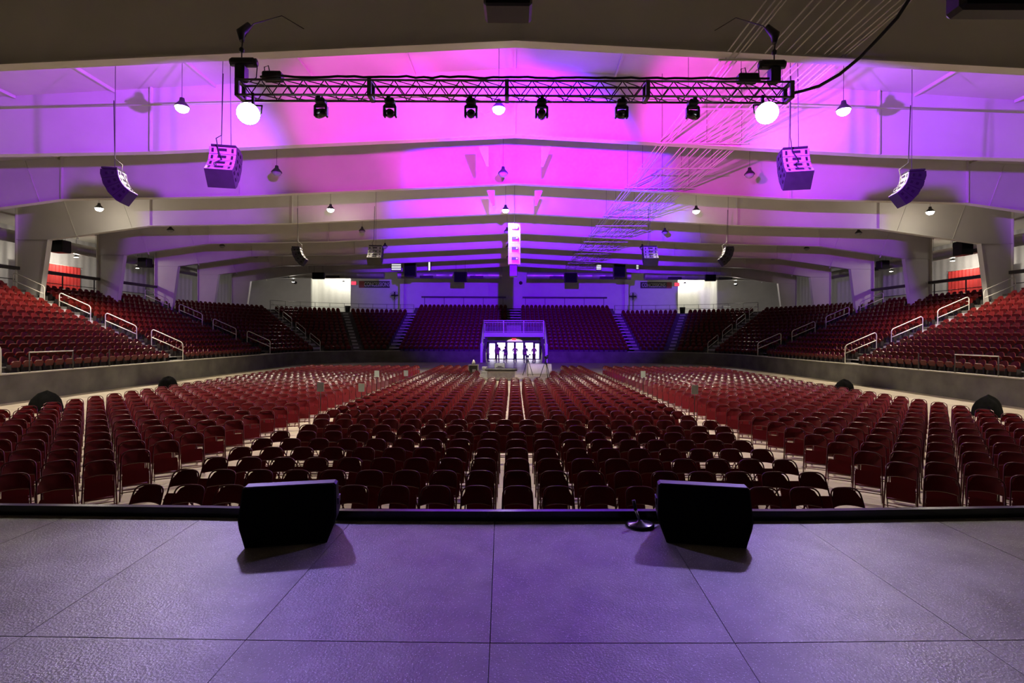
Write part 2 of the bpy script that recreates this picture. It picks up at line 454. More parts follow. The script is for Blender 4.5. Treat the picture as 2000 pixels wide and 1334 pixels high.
ar.prism(arc, lambda p: (p[0], YD-.02, p[1]), lambda p: (p[0], YD+.02, p[1]))
tag(ar.build('window_7', mat('warm_lit_fanlight', (.7, .65, .5), .3, emit=(1, .85, .6), estr=.55)), kind='structure')

# ================================================================== STAGE
ZS = 1.3
front = [(-420, 1001), (135, 1007), (398, 1010), (688, 1017), (966, 1018), (1288, 1017), (1553, 1017), (1820, 1013), (2420, 1003)]
cross = [(-1500, 1225), (-420, 1236), (45, 1243), (480, 1250), (957, 1256), (1435, 1256), (1900, 1251), (2330, 1246), (3500, 1232)]
FP = [wz(x, y, ZS) for x, y in front]; CP = [wz(x, y, ZS) for x, y in cross]
names_c = ['far left', 'second from left', 'third from left', 'centre-left', 'centre-right', 'third from right', 'second from right', 'far right']
def deck(q, label):
    c = sum((Vector(p) for p in q), Vector())/4; g = .004
    q2 = [p + (c-p).normalized()*g for p in q]
    mb = MB(); lo = [p - Vector((0, 0, .09)) - c for p in q2]; hi = [p - c for p in q2]
    mb.add(lo+hi, [(0, 3, 2, 1), (4, 5, 6, 7), (0, 1, 5, 4), (1, 2, 6, 5), (2, 3, 7, 6), (3, 0, 4, 7)])
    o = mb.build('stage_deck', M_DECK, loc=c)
    tag(o, label, 'stage deck', 'textured grey decks of the stage floor')
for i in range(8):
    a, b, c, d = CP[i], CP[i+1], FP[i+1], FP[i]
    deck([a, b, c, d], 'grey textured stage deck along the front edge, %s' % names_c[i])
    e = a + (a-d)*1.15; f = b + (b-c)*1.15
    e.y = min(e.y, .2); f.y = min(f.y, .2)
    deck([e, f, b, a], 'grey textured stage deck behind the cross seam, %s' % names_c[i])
er = MB()
for i in range(8):
    p, q = FP[i], FP[i+1]; d = (q-p); n = Vector((-d.y, d.x, 0)).normalized()
    a0, b0 = p+n*.004, q+n*.004; a1, b1 = p+n*.06, q+n*.06
    er.add([a0-Vector((0, 0, .1)), b0-Vector((0, 0, .1)), b1-Vector((0, 0, .1)), a1-Vector((0, 0, .1)),
            a0+Vector((0, 0, .082)), b0+Vector((0, 0, .082)), b1+Vector((0, 0, .082)), a1+Vector((0, 0, .082))],
           [(0, 3, 2, 1), (4, 5, 6, 7), (0, 1, 5, 4), (2, 3, 7, 6)])
tag(er.build('stage_edge_rail', M_BLACKG), 'gloss black rail along the front edge of the stage', 'rail')
sk = MB()
for i in range(8):
    p, q = FP[i]+Vector((0, .03, 0)), FP[i+1]+Vector((0, .03, 0))
    sk.add([(p.x, p.y, 0), (q.x, q.y, 0), (q.x, q.y, ZS-.1), (p.x, p.y, ZS-.1), (p.x, p.y-.02, 0), (q.x, q.y-.02, 0), (q.x, q.y-.02, ZS-.1), (p.x, p.y-.02, ZS-.1)], [(0, 3, 2, 1), (4, 5, 6, 7)])
tag(sk.build('stage_skirt', M_BLACK), 'black skirt hanging below the front edge of the stage', 'skirt')
lg = thing('stage_substructure', 'black legs carrying the stage decks', 'stage frame', (0, 2.5, 0))
for x in (-9, -6, -3, 0, 3, 6, 9):
    for y in (.6, 2.6, 4.1):
        MB().box((x, y-2.5, .6), (.06, .06, 1.2)).build('leg', M_BLACK, lg)

# floor monitors
def wedge(px0, px1, pyb, rz, label):
    p = wz((px0+px1)/2, pyb, ZS); W = (px1-px0)*p.y/F*.985
    t = thing('floor_monitor', label, 'speaker', (p.x, p.y, ZS+.002), rz, 'floor monitors on the stage edge')
    x = W/2; hz = .425
    def outl(ins, q=1.0):
        c = .115*q
        return [(-x+ins+c*.55, .0), (x-ins-c*.55, .0), (x-ins-.012, c*1.15), (x-ins, c*1.6), (x-ins-.012, hz-.015), (x-ins-.03, hz), (-x+ins+.03, hz), (-x+ins+.012, hz-.015), (-x+ins, c*1.6), (-x+ins+.012, c*1.15)]
    mb = MB()
    fr_ = outl(.0); bk = outl(.035, .8); n = len(fr_)
    def P1(p): return (p[0], .005+.115*(p[1]/hz), p[1])
    def P2(p): return (p[0], .215+.10*(1-p[1]/hz), p[1])
    def P3(p): return (p[0]*.98, .36+.10*(1-p[1]/hz), p[1]*.82)
    vs = [P1(p) for p in fr_]+[P2(p) for p in fr_]+[P3(p) for p in bk]
    fs = [tuple(range(n)), tuple(range(2*n, 3*n))[::-1]]
    for k in range(2):
        for i in range(n): fs.append((k*n+i, (k+1)*n+i, (k+1)*n+(i+1) % n, k*n+(i+1) % n))
    mb.add(vs, fs); mb.build('cabinet', M_BLACK, t)
    gl = [(p[0]*.965, .012+p[1]*.955) for p in fr_]
    MB().prism(gl, lambda p: Vector(P1(p))+Vector((0, .004, 0)), lambda p: Vector(P1(p))-Vector((0, .012, -.003))).build('grille', M_GRILLE, t)
    for sg in (-1, 1):
        hb = MB().box((sg*(x-.004), .2, .27), (.016, .12, .05)); hb.build('handle', M_DARK, t)
    return t
wedge(466, 652, 1066, .20, 'black wedge floor monitor on the stage edge, left of the centre seam')
wedge(1287, 1471, 1066, -.18, 'black wedge floor monitor on the stage edge, right of the mic stand')
# short microphone stand
p = wz(1250, 1027, ZS)
t = thing('microphone_stand', 'short black microphone stand with round base beside the right floor monitor', 'microphone stand', (p.x, p.y, ZS+.002))
MB().lathe([(.118, 0), (.12, .012), (.10, .024), (.03, .03), (.018, .045)], n=28).build('base', M_BLACKG, t)
MB().tube([(0, 0, .03), (-.03, .03, .12)], .011, 10).build('shaft', M_METAL, t)
MB().tube([(-.03, .03, .12), (-.045, .045, .2)], .015, 10).build('grip', M_BLACK, t)

# ================================================================== FOLDING CHAIRS
def chair_parts(n=8, seg=6):
    """front faces -y, origin on the floor; seat tipped up against the frame"""
    r = .0115; P = {}
    def fy(z): return -.235 + .36*(z/.80)              # lean of the front leg / back frame
    hw = .205
    def upr(sg, z): return Vector((sg*(.222-.018*z/.8), fy(z), z))
    top = []
    for k in range(seg*2+1):
        a = PI*k/(seg*2)
        c, s_ = math.cos(a), math.sin(a)
        ex = (abs(c)**.62)*(1 if c > 0 else -1); ez = s_**.62
        z = .655+.145*ez
        top.append(Vector((ex*hw, fy(z), z)))
    path = [upr(1, .0), upr(1, .35)] + top + [upr(-1, .35), upr(-1, .0)]
    P['frame'] = (MB().tube(path, r, n), M_REDF)
    # backrest: bowed panel with arched top
    b = MB(); cols = 8 if seg > 3 else 4; rows = 4 if seg > 3 else 2
    def bp(i, j, off):
        u = -1+2*i/cols; w_ = hw-.008
        zt = .66+.128*max(0, 1-abs(u)**3.2)**.62
        zb = .565+.018*(1-u*u)
        z = zb+(zt-zb)*j/rows
        return Vector((u*w_, fy(z)+.042*(1-u*u)+off, z))
    for off, flip in ((-.004, False), (.008, True)):
        vs = [bp(i, j, off) for j in range(rows+1) for i in range(cols+1)]
        fs = []
        for j in range(rows):
            for i in range(cols):
                q = (j*(cols+1)+i, j*(cols+1)+i+1, (j+1)*(cols+1)+i+1, (j+1)*(cols+1)+i)
                fs.append(q[::-1] if flip else q)
        b.add(vs, fs, True)
    if seg > 3:
        b.tube([bp(i, 0, .0) for i in range(cols+1)], .010, 6)
    P['backrest'] = (b, M_RED)
    # seat pan, tipped up
    s = MB(); w_ = .19
    out = [(-w_*.96, .0), (w_*.96, .0), (w_, .03), (w_, .245), (w_*.9, .285), (-w_*.9, .285), (-w_, .245), (-w_, .03)]
    a = Vector((0, -.195, .235)); d = Vector((0, .36/.8, 1)).normalized(); nn = Vector((0, -d.z, d.y))
    fA = lambda q: Vector((q[0], 0, 0)) + a + d*q[1] + nn*.012
    fB = lambda q: Vector((q[0], 0, 0)) + a + d*q[1] - nn*.012
    s.prism(out, fA, fB)
    if seg > 3: s.tube([fA((-w_*.9, .02)), fA((w_*.9, .02))], .014, 6)
    P['seat'] = (s, M_RED)
    # rear legs with their stretchers
    rl = MB()
    for sg in (-1, 1):
        rl.tube([(sg*.185, -.14, .42), (sg*.198, .25, .0)], r*.95, n)
    rl.tube([(-.192, .09, .17), (.192, .09, .17)], r*.7, n); rl.tube([(-.196, .17, .085), (.196, .17, .085)], r*.7, n)
    P['rear_leg_frame'] = (rl, M_REDF)
    st = MB().tube([upr(-1, .13), upr(1, .13)], r*.75, n)
    P['stretcher'] = (st, M_REDF)
    return P
CH = []           # (x, y, rz, block, row, seat)
NC = 18
for j in range(38):
    y = 7.0+.8*j
    for k in range(NC):
        x = -5.05+.5676*k
        if j in (6, 7): x += .284
        lim = 26.0 if abs(x) < 2.05 else (30.5 if abs(x) < 2.9 else 36.0)
        if y > lim: continue
        CH.append((x, y, random.gauss(0, .015), 'centre block', j+1, k+1, 'left'))
for j in range(36):
    for k in range(12):
        x, y = -6.75-.66*k, 7.55+.8*j
        CH.append((x, y, math.atan2(-x, y)+random.gauss(0, .03), 'left block', j+1, k+1, 'inner'))
        x, y = 6.4+.66*k, 7.65+.8*j
        CH.append((x, y, math.atan2(-x, y)+random.gauss(0, .03), 'right block', j+1, k+1, 'inner'))
def in_view(x, y, z, m=25):
    if y < .5: return False
    px, py = pix((x, y, z)); return -m < px < 2000+m and py < 1000
vis = [c for c in CH if in_view(c[0], c[1], .72)]
vis.sort(key=lambda c: c[1])
near, far = vis[:300], vis[300:]
P = chair_parts()
root = None
protomesh = {k: mb.mesh(k, m) for k, (mb, m) in P.items()}
for (x, y, rz, blk, j, k, ai) in near:
    lab = 'dark red folding chair, %s, %s row from stage, %s seat from %s aisle' % (blk, ordinal(j), ordinal(k), ai)
    if root is None:
        root = thing('folding_chair', lab, 'chair', (x, y, 0), rz, 'red folding chairs on the arena floor')
        for nm, me in protomesh.items():
            o = bpy.data.objects.new(nm, me); COL.objects.link(o); o.parent = root
    else:
        dup(root, (x, y, 0), rz, lab)
def mass(name, parts, places, mats):
    """one mesh of many far copies"""
    vs, fs, mi, sm = [], [], [], []
    base = []
    for (mb, m) in parts: base.append((mb.v, mb.f, mb.sm, mats.index(m)))
    for (x, y, z, rz) in places:
        c, s_ = math.cos(rz), math.sin(rz)
        for v, f, sf, k in base:
            o = len(vs)
            vs += [(x+p[0]*c-p[1]*s_, y+p[0]*s_+p[1]*c, z+p[2]) for p in v]
            fs += [tuple(i+o for i in q) for q in f]; mi += [k]*len(f); sm += sf
    me = bpy.data.meshes.new(name); me.from_pydata(vs, [], fs)
    for m in mats: me.materials.append(m)
    me.polygons.foreach_set('material_index', mi); me.polygons.foreach_set('use_smooth', sm); me.update()
    o = bpy.data.objects.new(name, me); COL.objects.link(o); return o
PL = chair_parts(4, 3)
o = mass('folding_chairs', list(PL.values()), [(c[0], c[1], 0, c[2]) for c in far], [M_RED, M_REDF])
tag(o, 'hundreds of red folding chairs in rows across the rear of the arena floor', 'chairs', kind='stuff')

# ================================================================== STADIUM SEATS
def seat_parts(fine=True):
    """faces -y; origin on the tread"""
    P = {}; cols = 8 if fine else 4; rows = 5 if fine else 2
    b = MB()
    def bp(i, j, off):
        u = -1+2*i/cols; v = j/rows
        zt = .62+.20*max(0, 1-abs(u)**2.6)**.6; zb = .40
        z = zb+(zt-zb)*v
        return Vector((u*.225, .10+.16*(z-.4)+.035*(1-u*u)+off, z))
    for off, flip in ((-.01, False), (.025, True)):
        vs = [bp(i, j, off) for j in range(rows+1) for i in range(cols+1)]; fs = []
        for j in range(rows):
            for i in range(cols):
                q = (j*(cols+1)+i, j*(cols+1)+i+1, (j+1)*(cols+1)+i+1, (j+1)*(cols+1)+i); fs.append(q[::-1] if flip else q)
        b.add(vs, fs, True)
    if fine:
        n = [bp(i, rows, -.01) for i in range(cols+1)]; m_ = [bp(i, rows, .025) for i in range(cols+1)]
        b.add(n+m_, [(i, i+1, cols+2+i, cols+1+i) for i in range(cols)], True)
    P['backrest'] = (b, M_SEAT)
    s = MB(); out = [(-.19, 0), (.19, 0), (.215, .06), (.205, .22), (.14, .28), (-.14, .28), (-.205, .22), (-.215, .06)]
    if not fine: out = [(-.2, 0), (.2, 0), (.2, .27), (-.2, .27)]
    d = Vector((0, -.28, .96)).normalized(); nn = Vector((0, -d.z, d.y)); a = Vector((0, .06, .37))
    s.prism(out, lambda q: Vector((q[0]*1.0, 0, 0))+a+d*q[1]+nn*.03, lambda q: Vector((q[0], 0, 0))+a+d*q[1]-nn*.02)
    P['seat'] = (s, M_SEAT)
    for sg in (-1, 1):
        k = MB().prism([(-.02, .19), (.09, .19), (.09, 0), (.15, 0), (.15, .19), (.18, .19), (.18, .49), (-.02, .49)], lambda q, sg=sg: (sg*.225, q[0], q[1]), lambda q, sg=sg: (sg*.25, q[0], q[1]))
        P['bracket%d' % sg] = (k, M_SEATD)
    return P
SE = []        # x, y, z, rz, label or None
AISLE_Y = [21.1, 32.7, 44.4]; AW = .62
for n in range(ROWS+2):
    off = TREAD*n+.52; z = Z0+RISE*n
    for sg, side in ((-1, 'left'), (1, 'right')):
        if n < ROWS:
            for a in range(-1, 3):
                y0 = (AISLE_Y[a] if a >= 0 else 9.5)+AW; y1 = AISLE_Y[a+1]-AW if a < 2 else CY
                ns = int((y1-y0)/.53)
                for k in range(ns):
                    y = y0+.27+.53*k+(y1-y0-.53*ns)/2
                    x = sg*(HALF+off)
                    if n > 9 and any(abs(y-f) < .45 for f in FR) and abs(x) > 30.2: continue
                    sec = {-1: 'front', 0: 'nearest', 1: 'second', 2: 'third'}[a]
                    lab = 'red stadium seat, %s %s section, %s row up, %s seat beyond the nearer aisle' % (sec, side, ordinal(n+1), ordinal(k+1))
                    SE.append((x, y, z, -sg*PI/2, lab))
            r = RC+off
            ta, tb = math.radians(25), math.radians(52)
            lim = [(AW/r, ta-AW/r), (ta+AW/r, tb-AW/r), (tb+AW/r, PI/2)]
            for (t0, t1) in lim:
                ns = int((t1-t0)*r/.53)
                for k in range(ns):
                    t = t0+(k+.5)*(t1-t0)/ns
                    SE.append((sg*(CX+r*math.sin(t)), CY+r*math.cos(t), z, -sg*t, None))
        # end stand
        x0 = .9 if n > 6 else PORT+.3
        x1 = CX-AW; ns = int((x1-x0)/.53)
        for k in range(ns):
            SE.append((sg*(x0+(k+.5)*(x1-x0)/ns), YEND+off, z, 0.0, None))
cand = [s for s in SE if s[4] and in_view(s[0], s[1], s[2]+.6, 10)]
cand.sort(key=lambda s: math.hypot(s[0], s[1]))
nearS = cand[:300]; ids = set(id(s) for s in nearS)
farS = [s for s in SE if id(s) not in ids and in_view(s[0], s[1], s[2]+.6, 60)]
SP = seat_parts(); pm_ = {k: mb.mesh(k, m) for k, (mb, m) in SP.items()}
root = None
for (x, y, z, rz, lab) in nearS:
    if root is None:
        root = thing('stadium_seat', lab, 'stadium seat', (x, y, z), rz, 'red tip-up stadium seats in the side stands')
        for nm, me in pm_.items():
            o = bpy.data.objects.new(nm.rstrip('-1'), me); COL.objects.link(o); o.parent = root
    else:
        dup(root, (x, y, z), rz, lab)
SL = seat_parts(False)
o = mass('stadium_seats', list(SL.values()), [s[:4] for s in farS], [M_SEAT, M_SEATD])
tag(o, 'dark red stadium seats filling the far tiers around the arena', 'stadium seats', kind='stuff')

# aisle steps
def steps(origin, out, width, rows, name, n0=0):
    mb = MB(); o = Vector(origin); u = Vector((*out, 0)); v = Vector((-u.y, u.x, 0))
    ang = math.atan2(u.y, u.x); R = Matrix.Rotation(ang, 3, 'Z')
    for n in range(n0, rows):
        c = o+u*(TREAD*(n+1)-TREAD*.25+.0); zt = Z0+RISE*n
        mb.box((c.x, c.y, zt+.04), (TREAD*.5, width, .28), R)
        c2 = o+u*(TREAD*n+TREAD*.25)
        mb.box((c2.x, c2.y, zt-.17), (TREAD*.5, width, .36), R)
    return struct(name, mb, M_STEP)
for sg in (-1, 1):
    for ya in AISLE_Y: steps((sg*HALF, ya, 0), (sg, 0), .95, ROWS, 'floor_aisle_steps')
    for tdeg, wd in ((25, .6), (52, 1.15)):
        t = math.radians(tdeg)
        steps((sg*(CX+RC*math.sin(t)), CY+RC*math.cos(t), 0), (sg*math.sin(t), math.cos(t)), wd, ROWS, 'floor_aisle_steps')
    steps((sg*(CX-.1), YEND, 0), (0, 1), 1.35, ROWS, 'floor_aisle_steps')
steps((0, YEND, 0), (0, 1), 1.7, ROWS+2, 'floor_aisle_steps', 6)

# ------------------------------------------------------------------ hand rails in the aisles
def handrail(o, u, zf, label, group, m=M_RAIL, L=2.0, slope=RISE/TREAD, h=1.12, r=.028):
    """o: low foot; u: uphill direction"""
    t = thing('handrail', label, 'handrail', (o[0], o[1], zf), math.atan2(u[1], u[0]), group)
    dz = slope*L; c = .16
    pts = [(0, 0, 0), (0, 0, h-c)]
    for k in range(1, 5):
        a = PI/2*k/5; pts.append((c*(1-math.cos(a)), 0, h-c+c*math.sin(a)+slope*c*(1-math.cos(a))))
    pts += [(c, 0, h+slope*c), (L-c, 0, h+slope*(L-c)+.02)]
    for k in range(1, 5):
        a = PI/2*k/5; pts.append((L-c+c*math.sin(a), 0, h+dz-c*(1-math.cos(a))-.03))
    pts += [(L, 0, h+dz-c-.03), (L, 0, dz*.98)]
    MB().tube(pts, r, 8).build('rail_tube', m, t)
    MB().tube([(0, 0, h*.55), (L, 0, h*.55+dz)], r*.9, 8).build('mid_rail', m, t)
    return t
for sg, side in ((-1, 'left'), (1, 'right')):
    for a, ya in enumerate(AISLE_Y):
        for k in range(4):
            d = .15+2.95*k
            x = sg*(HALF+d)
            zf = 1.22 if k == 0 else Z0+RISE*(d/TREAD)-.12
            handrail((x, ya), (sg, 0), zf, 'white tubular handrail, %s stand, %s aisle from the stage, %s up from the wall' % (side, ORD[a+1], ORD[k+1]), 'white handrails in the stand aisles')
    t = math.radians(52)
    for k in range(4):
        d = .3+2.75*k
        o_ = (sg*(CX+(RC+d)*math.sin(t)), CY+(RC+d)*math.cos(t))
        handrail(o_, (sg*math.sin(t), math.cos(t)), Z0+RISE*(d/TREAD)-.05, 'slim handrail in the %s rear corner aisle, %s up from the wall' % (side, ORD[k+1]), 'handrails in the rear corner aisles', M_RAIL, 1.9)
    # wall-top barrier rails in front of the first row
    br = thing('barrier_rail', 'dark barrier rail on the %s arena wall, before the first row' % side, 'barrier rail', (sg*(HALF+.1), 22.3, 1.22))
    for yy in (0.0, 2.2, 4.4): MB().tube([(0, yy, 0), (0, yy, .85)], .025, 6).build('post', M_RAILD, br)
    MB().tube([(0, 0, .85), (0, 2.2, .85)], .025, 6).build('top_rail', M_RAIL, br)

# drink rails behind the last row of each side stand, concourse rails in the rear corners
for sg, side in ((-1, 'left'), (1, 'right')):
    zc = Z0+RISE*ROWS
    x = sg*(HALF+TREAD*ROWS+.6)
    t = thing('drink_rail', 'dark counter rail behind the last seats of the %s stand' % side, 'counter rail', (x, 40, zc))
    MB().box((0, 0, 1.42), (.4, 17.6, .2)).build('counter', M_RAILD, t)
    for k in range(7):
        MB().box((sg*.3, -8.4+2.8*k, .7), (.06, .06, 1.4)).build('post', M_RAILD, t)
    MB().tube([(sg*.3, -8.6, .72), (sg*.3, 8.6, .72)], .025, 6).build('rail', M_RAILD, t)
    g = thing('guard_rail', 'thin dark guard rail above the %s rear corner seats, before the pale wall' % side, 'guard rail', (sg*CX, CY, zc))
    r = RC+TREAD*ROWS+1.0; ths = [math.radians(50-50*i/10) for i in range(11)]
    P3 = [Vector((sg*r*math.sin(a), r*math.cos(a), 0)) for a in ths]
    for q in P3: MB().tube([q, q+Vector((0, 0, 1.1))], .022, 6).build('post', M_RAILD, g)
    for zz in (1.1, .6): MB().tube([q+Vector((0, 0, zz)) for q in P3], .02, 6).build('rail', M_RAILD, g)
    # counter rail over the end seats
    t = thing('drink_rail', 'dark counter rail on the end wall, %s of the centre stair' % side, 'counter rail', (sg*6.7, 67.9, Z0+RISE*(ROWS+2)))
    MB().box((0, .1, 1.5), (11.2, .3, .18)).build('counter', M_RAILD, t)
    for k in range(5):
        MB().box((-5.2+2.6*k, .12, .75), (.05, .05, 1.5)).build('post', M_RAILD, t)

# ------------------------------------------------------------------ balcony railing over the portal
bl = thing('balcony_railing', 'white picket railing on the balcony above the glass doors', 'railing', (-.05, 58.05, 3.2))
for x in (-3.4, -1.15, 1.15, 3.4): MB().box((x, 0, .7), (.12, .1, 1.4)).build('post', M_RAIL, bl)
MB().box((0, 0, 1.38), (6.9, .08, .08)).build('top_rail', M_RAIL, bl)
MB().box((0, 0, 1.18), (6.9, .05, .06)).build('upper_rail', M_RAIL, bl); MB().box((0, 0, .12), (6.9, .05, .06)).build('bottom_rail', M_RAIL, bl)
pk = MB()
for k in range(38):
    x = -3.3+6.6*k/37
    pk.box((x, 0, .65), (.04, .03, 1.06))
pk.build('pickets', M_RAIL, bl)
for sg, side in ((-1, 'left'), (1, 'right')):
    t = thing('portal_side_rail', 'white sloping side rail on the %s of the doorway portal' % side, 'railing', (sg*PORT, 54.6, 1.2))
    n = 8
    mb = MB(); mb.add([(-.06, 0, .0), (.06, 0, .0), (.06, 3.3, 2.0), (-.06, 3.3, 2.0), (-.06, 0, .9), (.06, 0, .9), (.06, 3.3, 3.3), (-.06, 3.3, 3.3)],
                      [(0, 3, 2, 1), (4, 5, 6, 7), (0, 1, 5, 4), (1, 2, 6, 5), (2, 3, 7, 6), (3, 0, 4, 7)])
    mb.build('panel', M_RAIL, t)
    MB().tube([(0, 0, 1.0), (0, 3.3, 3.35)], .05, 6).build('top_rail', M_RAIL, t)

# ================================================================== TRUSS AND STAGE LIGHTS
TY = 11.5
TL, TR = wp(470, 180, TY).x, wp(1540, 180, TY).x
TZ0, TZ1 = wp(1000, 193, TY).z, wp(1000, 164, TY).z
TX = [TL, wp(725, 180, TY).x, wp(990, 180, TY).x, wp(1262, 180, TY).x, TR]
t = thing('lighting_truss', 'long aluminium box truss hanging across the hall above the front chairs', 'truss', (0, TY, TZ0))
hh = TZ1-TZ0
for y in (-.15, .15):
    for z in (0.0, hh):
        MB().tube([(TL, y, z), (TR, y, z)], .025, 8).build('chord', M_TRUSS, t)
for i in range(4):
    a, b = TX[i], TX[i+1]; n = 6; lc = MB()
    for y in (-.15, .15):
        for k in range(n):
            x0 = a+.06+(b-a-.12)*k/n; x1 = a+.06+(b-a-.12)*(k+.5)/n; x2 = a+.06+(b-a-.12)*(k+1)/n
            lc.tube([(x0, y, hh), (x1, y, 0)], .013, 6).tube([(x1, y, 0), (x2, y, hh)], .013, 6)
    for z in (0, hh):
        for k in range(n):
            x0 = a+.06+(b-a-.12)*k/n; x1 = a+.06+(b-a-.12)*(k+1)/n
            lc.tube([(x0, -.15, z), (x1, .15, z)], .012, 6)
    lc.build('lacing', M_TRUSS, t)
for x in TX:
    pl = MB()
    for (cy, cz, sy, sz) in ((-.15, hh/2, .05, hh+.05), (.15, hh/2, .05, hh+.05), (0, 0, .3, .05), (0, hh, .3, .05)):
        pl.box((x, cy, cz), (.09, sy, sz))
    pl.build('end_plate', M_TRUSS, t)
cb = MB(); pts = []
for k in range(60):
    x = TL+.5+(TR-TL-1.0)*k/59
    pts.append((x, TY-.135+random.uniform(-.03, .03), TZ1+.075+random.uniform(-.006, .008)+.012*math.sin(k*.9)))
cb.tube(pts, .028, 6)
tag(cb.build('cable_bundle', M_CABLE), 'black cable bundle lying along the top of the truss', 'cable')

# two chain hoists at the truss ends
for (px, side, dirx) in ((472, 'left', 1), (1512, 'right', -1)):
    p = wp(px, 140, TY)
    t = thing('chain_hoist', 'black chain hoist at the %s end of the truss' % side, 'hoist', (p.x, TY, TZ1+.155))
    MB().box((0, 0, .05), (.22, .24, .34), bev=.03).build('lower_body', M_BLACK, t)
    mb = MB().box((.05*dirx, 0, .30), (.56, .22, .16), bev=.04); mb.lathe([(.0, -.3), (.085, -.29), (.095, 0), (.085, .29), (0, .3)], (.05*dirx, 0, .30), 14, Matrix.Rotation(PI/2, 3, 'Y'))
    mb.build('motor', M_BLACK, t)
    MB().tube([(0, 0, .38), (0, 0, .62), (.02, 0, .8)], .016, 6).build('chain', M_WIRE, t)
    MB().lathe([(0, 0), (.05, .02), (.055, .08), (.03, .12)], (0, 0, .52), 10).build('hook', M_BLACK, t)
    mb = MB().tube([(.28*dirx, 0, .34), (.36*dirx, -.02, .2), (.34*dirx, -.02, -.05), (.2*dirx, -.02, -.14)], .012, 6)
    mb.build('control_cable', M_CABLE, t)
    # chain bag and steel up to the frame
    mb = MB().tube([(.02, 0, .8), (.1*dirx, .3, 1.35), (.35*dirx, 1.2, 2.1), (.4*dirx, 2.4, 2.5)], .012, 5); mb.build('steel', M_WIRE, t)
    MB().tube([(0, 0, .78), (.05*-dirx, .05, 1.0), (-.12*-dirx, .1, 1.22)], [.05, .10, .06], 8).build('chain_bag', M_BLACK, t)
for (px0, px1, side) in ((512, 550, 'left'), (1442, 1482, 'right')):
    a = wp(px0, 163, TY-.05); b = wp(px1, 146, TY-.05)
    t = thing('power_box', 'dark power box on top of the truss near its %s end' % side, 'power box', ((a.x+b.x)/2, TY-.05, TZ1+.03))
    MB().box((0, .05, .11), (b.x-a.x, .2, .2), bev=.03).build('body', M_BLACK, t)
    MB().tube([(-.16, 0, .2), (-.17, 0, .3), (-.08, 0, .33), (-.05, 0, .2)], .012, 6).build('handle', M_BLACK, t)

# six moving heads under the truss
MH = [(627, 'first', (.40, .03, 1), -48, 8, 46, P_VIO), (762, 'second', (1, .02, .95), -18, 22, 40, P_MAG), (920, 'third', (1, .03, .95), -4, 22, 42, P_MAG*1.1),
      (1058, 'fourth', (.16, .0, 1), 2, 9, 52, P_VIO*5.8), (1214, 'fifth', (1, .02, .95), 34, 20, 40, P_MAG*1.2), (1353, 'sixth', (.34, .03, 1), 50, 8, 46, P_VIO*1.3)]
for (px, nth, colr, az, el, cone, pw) in MH:
    x = wp(px, 200, TY).x
    t = thing('moving_head_light', 'black moving head light under the truss, %s from the left' % nth, 'stage light', (x, TY, TZ0-.03), 0, 'moving head lights under the truss')
    MB().box((0, 0, -.02), (.08, .34, .06)).build('clamp', M_BLACK, t)
    MB().box((0, 0, -.06), (.22, .24, .15), bev=.04).build('base', M_BLACK, t)
    yk = MB()
    for sg in (-1, 1): yk.box((sg*.125, 0, -.27), (.05, .13, .26), bev=.02)
    yk.box((0, 0, -.145), (.25, .14, .05), bev=.02); yk.build('yoke', M_BLACK, t)
    d = Vector((math.sin(math.radians(az))*math.cos(math.radians(el)), math.cos(math.radians(az))*math.cos(math.radians(el)), math.sin(math.radians(el))))
    R = d.to_track_quat('Z', 'Y').to_matrix(); c = Vector((0, 0, -.31))
    MB().lathe([(0, -.17), (.06, -.165), (.09, -.12), (.10, .0), (.105, .12), (.09, .155)], c, 18, R).build('head', M_BLACKG, t)
    MB().lathe([(.0, .150), (.088, .150)], c, 18, R).build('lens', mat('coloured_lens', colr, .2, emit=colr, estr=6), t)
    lamp('beam', 'SPOT', Vector((x, TY, TZ0-.03))+c+d*.19, pw, colr, parent=t, aim=d, angle=math.radians(cone), blend=.55, radius=.09)

# two bright wash lights facing the stage
for (px, py, side, tx) in ((485, 222, 'left', -.7), (1498, 221, 'right', .7)):
    p = wp(px, py, TY-.35)
    t = thing('wash_light', 'blazing white wash light below the %s end of the truss' % side, 'stage light', p, 0, 'wash lights facing the stage')
    d = (Vector((tx, 2.6, ZS))-p).normalized(); R = (-d).to_track_quat('Z', 'Y').to_matrix()
    MB().lathe([(0, .3), (.12, .28), (.22, .12), (.24, 0)], (0, 0, 0), 22, R).build('housing', M_BLACK, t)
    MB().lathe([(0, -.10), (.13, -.085), (.23, 0)], (0, 0, 0), 22, R).build('lens', M_LED, t)
    yk = MB().tube([(-.25, .05, .02), (-.25, .1, .22), (0, .2, .27), (.25, .1, .22), (.25, .05, .02)], .018, 6); yk.build('yoke', M_BLACK, t)
    MB().box((0, .2, (.27+TZ0-p.z)/2), (.05, .05, TZ0-p.z-.2)).build('clamp', M_BLACK, t)
    lamp('beam', 'SPOT', p+d*.1, P_STAGE, (.42, .29, 1.0), parent=t, aim=d, angle=math.radians(32), blend=.6, radius=.2)
    lamp('white_beam', 'SPOT', p+d*.1, P_STAGE*.8, (1, .92, .74), parent=t, aim=(Vector((tx*8.0, 2.6, ZS))-p).normalized(), angle=math.radians(46), blend=.5, radius=.2)

# heavy feeder cable sweeping up from the truss end
pts = [wp(1549, 182, 11.4), wp(1566, 178, 11.3), wp(1600, 168, 11.0), wp(1640, 145, 10.7), wp(1680, 112, 10.4), wp(1722, 68, 10.1), wp(1752, 35, 9.9), wp(1778, -5, 9.7), wp(1810, -70, 9.4), wp(1830, -130, 9.2)]
tag(MB().tube(pts, .035, 8).build('feeder_cable', M_CABLE), 'thick black feeder cable sweeping up from the right end of the truss', 'cable')

